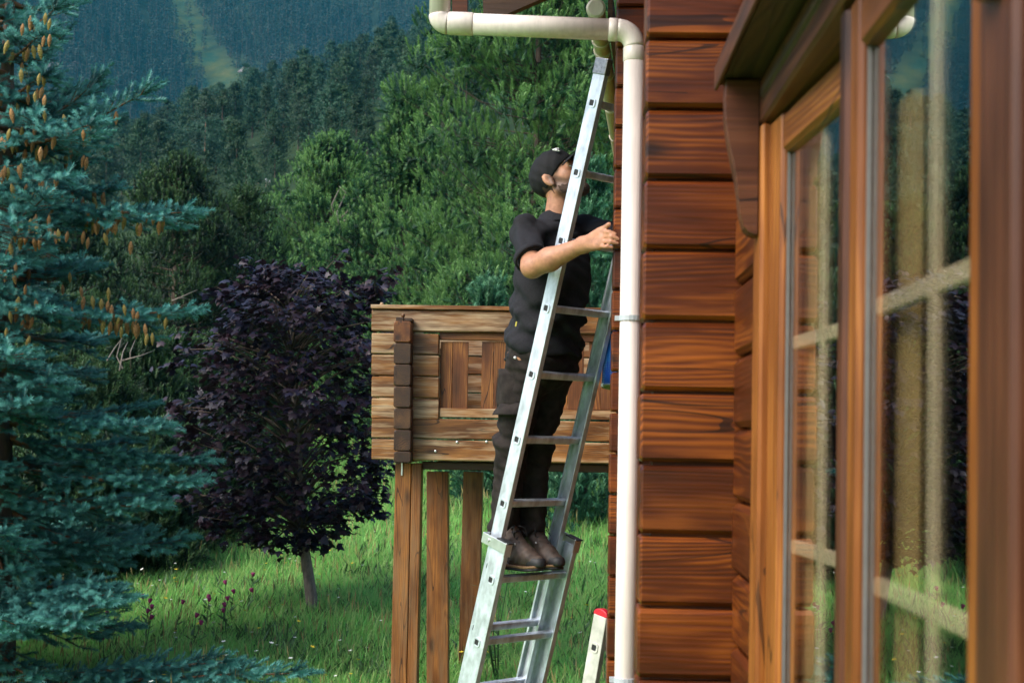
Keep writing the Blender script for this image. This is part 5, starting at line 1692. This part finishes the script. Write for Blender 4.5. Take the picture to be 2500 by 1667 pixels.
t, n_ = pine("dark pine at the far left behind the spruce trunk", base_at(110, 24), 5.6,
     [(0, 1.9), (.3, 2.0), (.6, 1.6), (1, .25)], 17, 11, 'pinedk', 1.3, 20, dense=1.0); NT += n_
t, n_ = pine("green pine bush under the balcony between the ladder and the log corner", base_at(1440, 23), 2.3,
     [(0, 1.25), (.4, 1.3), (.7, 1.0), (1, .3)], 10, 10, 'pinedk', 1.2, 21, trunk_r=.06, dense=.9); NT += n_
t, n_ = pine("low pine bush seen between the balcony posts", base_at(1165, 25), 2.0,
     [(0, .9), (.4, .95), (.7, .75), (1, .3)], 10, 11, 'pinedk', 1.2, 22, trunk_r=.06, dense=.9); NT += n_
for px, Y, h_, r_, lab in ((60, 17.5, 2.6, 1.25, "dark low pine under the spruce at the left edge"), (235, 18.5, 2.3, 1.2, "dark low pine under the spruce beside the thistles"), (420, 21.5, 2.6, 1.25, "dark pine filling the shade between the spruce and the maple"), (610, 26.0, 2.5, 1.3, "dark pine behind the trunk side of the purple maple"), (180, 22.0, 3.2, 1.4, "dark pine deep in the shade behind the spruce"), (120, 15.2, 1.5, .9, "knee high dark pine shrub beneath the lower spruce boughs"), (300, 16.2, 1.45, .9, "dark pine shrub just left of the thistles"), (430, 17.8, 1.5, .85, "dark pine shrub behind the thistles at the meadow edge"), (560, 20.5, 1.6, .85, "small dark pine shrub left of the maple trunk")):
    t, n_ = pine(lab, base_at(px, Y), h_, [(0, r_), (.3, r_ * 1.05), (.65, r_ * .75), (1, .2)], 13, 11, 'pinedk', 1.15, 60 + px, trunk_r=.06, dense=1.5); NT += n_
# dead twigs
def dead_twigs(parent, pix, Y, r0=.016):
    b = MB()
    for line in pix:
        pts = [at(x, y, Y + rng.normal(0, .15)) for x, y in line]
        b.tube(pts, list(np.linspace(r0, r0 * .35, len(pts))), 5)
    bl = WLOC[parent.name]
    put("dead_branch", b.build("dead_branch", M['dead'], True), None, parent, (0, 0, 0))
dead_twigs(td, [[(832, 560), (822, 520), (845, 470), (828, 455)], [(822, 545), (850, 515), (862, 480)], [(818, 530), (810, 500), (828, 462)], [(840, 540), (880, 520)]], 37.0, .03)
dead_twigs(te, [[(300, 900), (285, 870), (296, 828)], [(262, 880), (280, 850), (298, 826)], [(320, 900), (318, 860), (330, 830)], [(300, 880), (345, 868), (378, 855)], [(292, 905), (300, 860), (312, 835)]], 17.5, .012)
dead_twigs(te, [[(420, 735), (450, 722), (482, 708)], [(440, 728), (462, 730)]], 28.0, .018)

# ------------------------------------------------------------------ wooded hillside: every pine a tree of its own
def hill_tree(seed, kind, mat):
    """crown and trunk in one mesh, about 10 m tall"""
    r = np.random.default_rng(seed)
    TP, TD, TS, BR = [], [], [], []
    Ht = 10.0
    nw = 15
    for w_ in range(nw):
        h = .18 + .82 * (w_ + r.random() * .5) / nw
        if kind == 0: R0 = 2.35 * (1 - h) ** .75 + .25
        elif kind == 1: R0 = 2.5 * math.sin(math.pi * min(1, .18 + .86 * h) ** 1.2) + .3
        else:
            if h < .42: continue
            R0 = 2.5 * math.sin(math.pi * (h - .42) / .62) + .5
        for k in range(8):
            a = r.uniform(0, 6.283); L_ = R0 * r.uniform(.6, 1.12)
            d = np.array([math.cos(a), math.sin(a), 0])
            for u in np.linspace(.3, 1, 5):
                p = d * L_ * u + np.array([0, 0, h * Ht + L_ * .30 * u ** 1.6 - .16 * L_ * u])
                for _ in range(3):
                    TP.append(p + r.normal(0, .17, 3)); TD.append(d * r.uniform(.2, .9) + np.array([0, 0, r.uniform(.1, .9)]) + r.normal(0, .3, 3)); TS.append(r.uniform(.7, 1.25))
    TP = np.array(TP); TD = np.array(TD); TS = np.array(TS)
    tv, tf = shoot_template(6, .42, .30, .085, R(35), .1, seed)
    V, Fc = batch(tv, tf, TP, frames(TD, r.uniform(0, 6.28, len(TP))), TS)
    T, tF = tubes_np([(np.array([0, 0, -.6]), np.array([0, 0, 5.0]), .17, .11), (np.array([0, 0, 5.0]), np.array([0, 0, 9.8]), .11, .03)], 6)
    tF3 = np.concatenate([tF[:, [0, 1, 2]], tF[:, [0, 2, 3]]])
    Vv = np.concatenate([V, T]); Ff = np.concatenate([Fc, tF3 + len(V)])
    mi = np.concatenate([np.zeros(len(Fc)), np.ones(len(tF3))]).astype(int)
    return mesh_np("hillside_pine", Vv, Ff, [M[mat], M['redbark' if kind == 2 else 'bark']], mi)
hill_me = [hill_tree(31, 0, 'hilla'), hill_tree(32, 1, 'hillb'), hill_tree(33, 0, 'hillc'), hill_tree(34, 1, 'hilla'), hill_tree(35, 0, 'hillb'), hill_tree(37, 1, 'hillc')]
pts = []
ys = 88.0
while ys < 318:
    step = 4.7 + ys * .0125
    w0, w1 = (-120 - 1354) / F * ys, (1560 - 1354) / F * ys
    x = w0 + rng.uniform(0, step)
    while x < w1:
        xx, yy = x + rng.normal(0, step * .22), ys + rng.normal(0, step * .25)
        pts.append((xx, yy)); x += step * rng.uniform(.85, 1.25)
    ys += step * 1.15
pts = np.array(pts)
hz_ = hill_z(pts[:, 0], pts[:, 1])
# keep the 290 that show largest / are not wholly hidden behind nearer slopes
vis_py = 1073 - F * (hz_ + 9) / pts[:, 1]
ok = (vis_py < 1000)
pts, hz_ = pts[ok], hz_[ok]
NHA = len(pts)
order_ = np.argsort(pts[:, 1]); pts, hz_ = pts[order_], hz_[order_]
pts_far, hz_far = pts[285:], hz_[285:]
pts, hz_ = pts[:285], hz_[:285]
for (x, y), z in zip(pts, hz_):
    k = int(rng.integers(0, 6))
    o = put("hillside_pine", hill_me[k], None, None, (x, y, z - .2), (0, 0, rng.uniform(0, 6.28)))
    s_ = rng.uniform(.72, 1.15) * np.interp(y, [88, 120, 200, 300], [.50, .64, .82, .98]); o.scale = (s_ * rng.uniform(.9, 1.15), s_ * rng.uniform(.9, 1.15), s_)
    tag(o, "one of the many green pines crowding the wooded hillside behind the house", "pine", "pines of the wooded hillside")
NH = len(pts)
hm = hill_tree(36, 2, 'hillb')
for px, py0, Y, s_, lab in ((740, 452, 150, .95, "pine with a bare pinkish lower trunk on the hillside, left of its twin"), (760, 442, 152, .85, "slimmer pine with a bare pinkish trunk right of its twin on the hillside"), (498, 470, 120, .62, "small spreading pine with bare reddish trunk low on the hillside")):
    p = at(px, py0, Y)
    o = put("tall_pine", hm, None, None, p, (0, 0, px)); o.scale = (s_, s_, s_)
    tag(o, lab, "pine")

# ------------------------------------------------------------------ far mountain forest (one mass)
def gn_scatter(name, P0, rot, scale, idx, meshes, kind="stuff"):
    """points with rotation, scale and a pick index; instances of a few meshes"""
    n = len(P0)
    me = bpy.data.meshes.new(name)
    me.vertices.add(n); me.vertices.foreach_set("co", np.ascontiguousarray(P0, dtype=np.float32).ravel())
    a = me.attributes.new("rz", 'FLOAT_VECTOR', 'POINT'); a.data.foreach_set("vector", np.ascontiguousarray(rot, dtype=np.float32).ravel())
    a = me.attributes.new("sc", 'FLOAT_VECTOR', 'POINT'); a.data.foreach_set("vector", np.ascontiguousarray(scale, dtype=np.float32).ravel())
    a = me.attributes.new("pick", 'INT', 'POINT'); a.data.foreach_set("value", np.ascontiguousarray(idx, dtype=np.int32))
    o = put(name, me); o["kind"] = kind
    col = bpy.data.collections.new(name + "_sources")
    for i, m_ in enumerate(meshes):
        s_ = bpy.data.objects.new("%s_source_%02d" % (name, i), m_); col.objects.link(s_)
    ng = bpy.data.node_groups.new(name, 'GeometryNodeTree')
    ng.interface.new_socket("Geometry", in_out='INPUT', socket_type='NodeSocketGeometry')
    ng.interface.new_socket("Geometry", in_out='OUTPUT', socket_type='NodeSocketGeometry')
    gi = ng.nodes.new("NodeGroupInput"); go = ng.nodes.new("NodeGroupOutput")
    ci = ng.nodes.new("GeometryNodeCollectionInfo"); ci.inputs["Collection"].default_value = col
    ci.inputs["Separate Children"].default_value = True; ci.inputs["Reset Children"].default_value = True
    ip = ng.nodes.new("GeometryNodeInstanceOnPoints")
    def attr(nm, ty):
        x = ng.nodes.new("GeometryNodeInputNamedAttribute"); x.data_type = ty; x.inputs["Name"].default_value = nm; return x.outputs["Attribute"]
    Lk = ng.links.new
    Lk(gi.outputs[0], ip.inputs["Points"]); Lk(ci.outputs[0], ip.inputs["Instance"])
    ip.inputs["Pick Instance"].default_value = True
    Lk(attr("pick", 'INT'), ip.inputs["Instance Index"])
    Lk(attr("rz", 'FLOAT_VECTOR'), ip.inputs["Rotation"]); Lk(attr("sc", 'FLOAT_VECTOR'), ip.inputs["Scale"])
    Lk(ip.outputs[0], go.inputs[0])
    md = o.modifiers.new("scatter", 'NODES'); md.node_group = ng
    return o
def far_tree(seed, kind):
    r = np.random.default_rng(seed)
    TP, TD, TS = [], [], []
    for w_ in range(12):
        h = .12 + .88 * w_ / 12
        R0 = (1.7 if kind == 0 else 2.3) * (1 - h) ** (.9 if kind == 0 else .6) + .2
        for k in range(7):
            a = r.uniform(0, 6.283); d = np.array([math.cos(a), math.sin(a), 0]); L_ = R0 * r.uniform(.5, 1.1)
            TP.append(d * L_ * .6 + np.array([0, 0, h * 12])); TD.append(d + np.array([0, 0, r.uniform(-.35, .3)])); TS.append(r.uniform(.8, 1.3))
    tv, tf = shoot_template(7, .8, .55, .20, R(35), .1, seed)
    V, Fc = batch(tv, tf, np.array(TP), frames(np.array(TD), r.uniform(0, 6.28, len(TP))), np.array(TS))
    T, tF = tubes_np([(np.array([0, 0, -1.]), np.array([0, 0, 11.5]), .20, .05)], 5)
    tF3 = np.concatenate([tF[:, [0, 1, 2]], tF[:, [0, 2, 3]]])
    return mesh_np("far_tree", np.concatenate([V, T]), np.concatenate([Fc, tF3 + len(V)]), [M['far'], M['bark']], np.concatenate([np.zeros(len(Fc)), np.ones(len(tF3))]).astype(int))
n = len(pts_far)
s_ = rng.uniform(.72, 1.15, n) * np.interp(pts_far[:, 1], [88, 120, 200, 300], [.50, .64, .82, .98])
gn_scatter("hillside_forest", np.stack([pts_far[:, 0], pts_far[:, 1], hz_far - .2], 1), np.stack([np.zeros(n), np.zeros(n), rng.uniform(0, 6.28, n)], 1), np.stack([s_, s_, s_], 1), rng.integers(0, 6, n), hill_me)
far_me = [far_tree(41, 0), far_tree(42, 0), far_tree(43, 1), far_tree(44, 1)]
n = 6500
u = rng.random(n); yy = 400 + 480 * u ** .8
a_ = rng.uniform(-.52, .12, n)
xx = a_ * yy
zz = mount_z(xx, yy)
pm = pasture_mask(xx, yy, zz)
keepm = (rng.random(n) > pm * 1.25) & (1073 - F * zz / yy > -500)
bare = (pm > .5) & (rng.random(n) < .03)
keepm |= bare
xx, yy, zz = xx[keepm], yy[keepm], zz[keepm]
n = len(xx); NF = n
s_ = rng.uniform(.75, 1.6, n)
gn_scatter("far_forest", np.stack([xx, yy, zz - .5], 1), np.stack([np.zeros(n), np.zeros(n), rng.uniform(0, 6.28, n)], 1), np.stack([s_, s_, s_ * rng.uniform(.9, 1.25, n)], 1), rng.integers(0, 4, n), far_me)
# pale outcrops at the foot of the mountain
for px, py, Y, s_ in ((670, 150, 470, 4.0), (600, 178, 470, 3.5), (135, 172, 450, 4.2), (182, 165, 455, 3.6)):
    b = MB(); V = []; 
    r = np.random.default_rng(px)
    for t in range(5):
        for k in range(8):
            a = k * math.pi / 4; rr_ = s_ * math.cos((t / 4 - .4) * 2.2) * r.uniform(.7, 1.15)
            V.append((rr_ * math.cos(a) * 1.3, rr_ * math.sin(a), s_ * (t / 4 - .35) * 1.3 * r.uniform(.8, 1.2)))
    b.add(V, [(t * 8 + k, t * 8 + (k + 1) % 8, (t + 1) * 8 + (k + 1) % 8, (t + 1) * 8 + k) for t in range(4) for k in range(8)] + [tuple(range(7, -1, -1)), tuple(range(32, 40))])
    x_, y_ = at(px, py, Y)[0], Y
    # set it on the slope where the line of sight meets it
    for yy_ in np.arange(395, 800, 1.0):
        q = at(px, py, yy_)
        if mount_z(q[0], yy_) >= q[2]: break
    o = put("rock", b.build("rock", M['rock']), None, None, (q[0], yy_, q[2]), (0, 0, px))
    side_ = {670: "pale rock outcrop at the mountain foot, right of the grassy strip", 600: "lower pale rock beside the right edge of the grassy mountain strip", 135: "pale rock on the dark mountain near the spruce top", 182: "second pale rock, just right of the one near the spruce top"}[px]
    tag(o, side_, "rock")

# power line low on the hillside
pp = at(651, 500, 115.0)
pl_ = thing("utility_pole", "small pale utility pole carrying two thin wires in front of the hillside wood", "pole", pp)
b = MB(); b.tube([pp, at(651, 446, 115)], [.10, .08], 8); put("pole", b.build("pole", M['dead'], True), None, pl_)
b = MB(); b.lathe([(.05, 0), (.13, .05), (.05, .16), (.13, .22), (.04, .42)], (0, 0, 0), 8); im = b.build("insulator", M['clip'], True)
put("insulator", im, None, pl_, at(651, 446, 115)); put("insulator", im, None, pl_, at(659, 452, 115))
for e0, e1 in (((651, 436), (470, 500)), ((651, 436), (815, 396)), ((659, 450), (480, 512)), ((659, 450), (830, 410))):
    pts_ = []
    for t in np.linspace(0, 1, 9):
        q = at(e0[0] + (e1[0] - e0[0]) * t, e0[1] + (e1[1] - e0[1]) * t + 14 * math.sin(math.pi * t), 115 + 6 * t); pts_.append(q)
    b = MB(); b.tube(pts_, .022, 4); put("wire", b.build("wire", M['dead'], True), None, pl_)

# ------------------------------------------------------------------ meadow: grass, herbs, flowers
def tuft(seed, nb, h, mat, wid=.006, bend=.5, spread=.12, extra=None):
    r = np.random.default_rng(seed); V, Fs, Mi = [], [], []
    for i in range(nb):
        a = r.uniform(0, 6.283); b0 = np.array([r.normal(0, spread), r.normal(0, spread), -.03])
        d = np.array([math.cos(a), math.sin(a), 0]); s = np.array([-d[1], d[0], 0]) * wid * r.uniform(.7, 1.4)
        hh = h * r.uniform(.55, 1.15); bd = bend * r.uniform(.2, 1.2) * hh
        p1 = b0 + d * bd * .3 + np.array([0, 0, hh * .6]); p2 = b0 + d * bd + np.array([0, 0, hh])
        k = len(V); V += [b0 - s, b0 + s, p1 + s * .8, p1 - s * .8, p2]
        Fs += [(k, k + 1, k + 2), (k, k + 2, k + 3), (k + 3, k + 2, k + 4)]
        m_ = 0
        if extra and r.random() < extra:
            m_ = 1
            q = p2 + np.array([0, 0, hh * .25]); k = len(V)
            V += [p2 - s * .5, p2 + s * .5, q + s * 1.6, q - s * 1.6, q + np.array([0, 0, .06])]
            Fs += [(k, k + 1, k + 2), (k, k + 2, k + 3), (k + 3, k + 2, k + 4)]; Mi += [1, 1, 1]
            Mi[-3:] = [1, 1, 1]; Mi = Mi[:-3] + [0, 0, 0] + [1, 1, 1]
            continue
        Mi += [m_] * 3
    return mesh_np("grass_tuft", np.array(V), np.array(Fs), [M[mat], M['hay']], Mi)
tufts = [tuft(51, 74, .115, 'grass', .0034, .9), tuft(52, 74, .16, 'grass', .0032, 1.1), tuft(53, 70, .095, 'grass', .0042, 1.0), tuft(54, 40, .24, 'grass', .0034, .5, .14, .08), tuft(55, 40, .15, 'weed', .012, .6, .12)]
n = 64000
gy = 7.0 + 30 * rng.random(n) ** .75
ga = rng.uniform(-.42, .12, n)
gx = ga * gy
far_ = 1.0 + (gy - 7) * .02
gs = rng.uniform(.65, 1.2, n) * far_
gzv = meadow_z(gx, gy)
pk_ = rng.choice([0, 1, 2, 3, 4], n, p=[.33, .28, .24, .05, .10])
gn_scatter("grass", np.stack([gx, gy, gzv], 1), np.stack([rng.normal(0, .12, n), rng.normal(0, .12, n), rng.uniform(0, 6.28, n)], 1), np.stack([gs, gs, gs * rng.uniform(.75, 1.2, n)], 1), pk_, tufts)
# tiny white and yellow flowers, past counting
def flower(mat):
    b = MB(); b.tube([(0, 0, 0), (.01, 0, .30)], .002, 3, mi=0)
    for k in range(6):
        a = k * math.pi / 3; d = np.array([math.cos(a), math.sin(a), 0]); s = np.array([-d[1], d[0], 0])
        b.add([np.array([.01, 0, .30]), np.array([.01, 0, .305]) + d * .014 + s * .009, np.array([.01, 0, .31]) + d * .024, np.array([.01, 0, .305]) + d * .014 - s * .009], [(0, 1, 2, 3)], 1)
    return b.build("flower", [M['weed'], M[mat]])
n = 520
gy = 9.5 + 20 * rng.random(n); gx = rng.uniform(-.30, .08, n) * gy
s_ = rng.uniform(.6, 1.0, n)
gn_scatter("wildflowers", np.stack([gx, gy, meadow_z(gx, gy) + .05], 1), np.stack([rng.normal(0, .2, n), rng.normal(0, .2, n), rng.uniform(0, 6, n)], 1), np.stack([s_, s_, s_], 1), rng.choice([0, 1], n, p=[.7, .3]), [flower('petalw'), flower('petaly')])
def on_ground(px, py):
    for Y in np.arange(8, 40, .05):
        p = at(px, py, Y)
        if gz(p[0], Y) >= p[2]: return p
    return p
def thistle(px, py, h=.5, mag=True):
    p = on_ground(px, py + h * F / 15.5)
    t = thing("thistle", "magenta flowered thistle standing in the long grass left of the maple trunk" if mag else "dull seeding thistle in the grass", "thistle", p, "thistles in the meadow")
    Y = p[1]; topp = np.array([p[0] + rng.normal(0, .05), Y, p[2] + h])
    b = MB(); b.tube([p, (p + topp) / 2 + rng.normal(0, .02, 3), topp], [.006, .005, .003], 5)
    for k in range(7):
        q = p + (topp - p) * rng.uniform(.2, .8); a = rng.uniform(0, 6.28); d = np.array([math.cos(a), math.sin(a), .5]); s = np.array([-d[1], d[0], 0]) * .014
        b.add([q, q + d * .05 + s, q + d * .12, q + d * .05 - s], [(0, 1, 2, 3)])
    st = put("stem", b.build("stem", M['weed']), None, t)
    b = MB(); b.lathe([(.004, -.012), (.015, -.002), (.016, .010), (.022, .026), (.018, .032), (.004, .030)], (0, 0, 0), 9)
    put("flower_head", b.build("flower_head", M['magenta'], True), None, t, topp, (rng.normal(0, .4), rng.normal(0, .4), 0))
for px, py in ((275, 1521), (349, 1482), (341, 1497), (348, 1529), (376, 1474), (417, 1487), (354, 1511), (545, 1435), (560, 1476), (582, 1450), (569, 1458), (556, 1494), (541, 1505), (494, 1482), (509, 1468), (455, 1522), (472, 1540), (246, 1586), (621, 1408)):
    thistle(px, py, rng.uniform(.30, .42))
# the dark branched weed between the ladder's rails
wp = on_ground(1215, 1690)
wd = thing("weed", "dark branching weed in the grass behind the lower ladder rungs", "weed", wp)
b = MB(); lv = MB()
for k in range(6):
    tip = wp + np.array([rng.normal(0, .16), rng.normal(0, .1), rng.uniform(.55, .95)])
    mid = (wp + tip) / 2 + rng.normal(0, .03, 3)
    b.tube([wp, mid, tip], [.007, .005, .003], 5)
    for j in range(16):
        t_ = rng.uniform(.25, 1); q = wp + (tip - wp) * t_; a = rng.uniform(0, 6.28)
        d = np.array([math.cos(a), math.sin(a), rng.uniform(.1, .6)]); s = np.array([-d[1], d[0], 0]) * .010; L_ = rng.uniform(.05, .10)
        lv.add([q, q + d * L_ * .5 + s, q + d * L_, q + d * L_ * .5 - s], [(0, 1, 2, 3)])
put("stem", b.build("stem", M['weed'], True), None, wd); put("foliage", lv.build("foliage", M['weed']), None, wd)["kind"] = "stuff"

# ------------------------------------------------------------------ the air: closed box of thin haze
hb = MB(); hb.box((0, 560, 220), (2400, 1500, 640))
hz_o = put("haze", hb.build("haze"), None)
hz_o["kind"] = "stuff"
hm_ = bpy.data.materials.new("haze"); hm_.use_nodes = True
nt = hm_.node_tree; nt.nodes.remove(nt.nodes["Principled BSDF"])
pv = nt.nodes.new("ShaderNodeVolumePrincipled")
pv.inputs["Color"].default_value = (0.04, 0.52, 0.76, 1)
pv.inputs["Density"].default_value = 0.00017
nt.links.new(pv.outputs[0], nt.nodes["Material Output"].inputs["Volume"])
hz_o.data.materials.append(hm_)
print("COUNTS shoots", N_SHOOT, "cones", min(230, len(cone_sites)), "leaves", len(LP), "pine tufts", NT, "hill", NH, "far", NF)
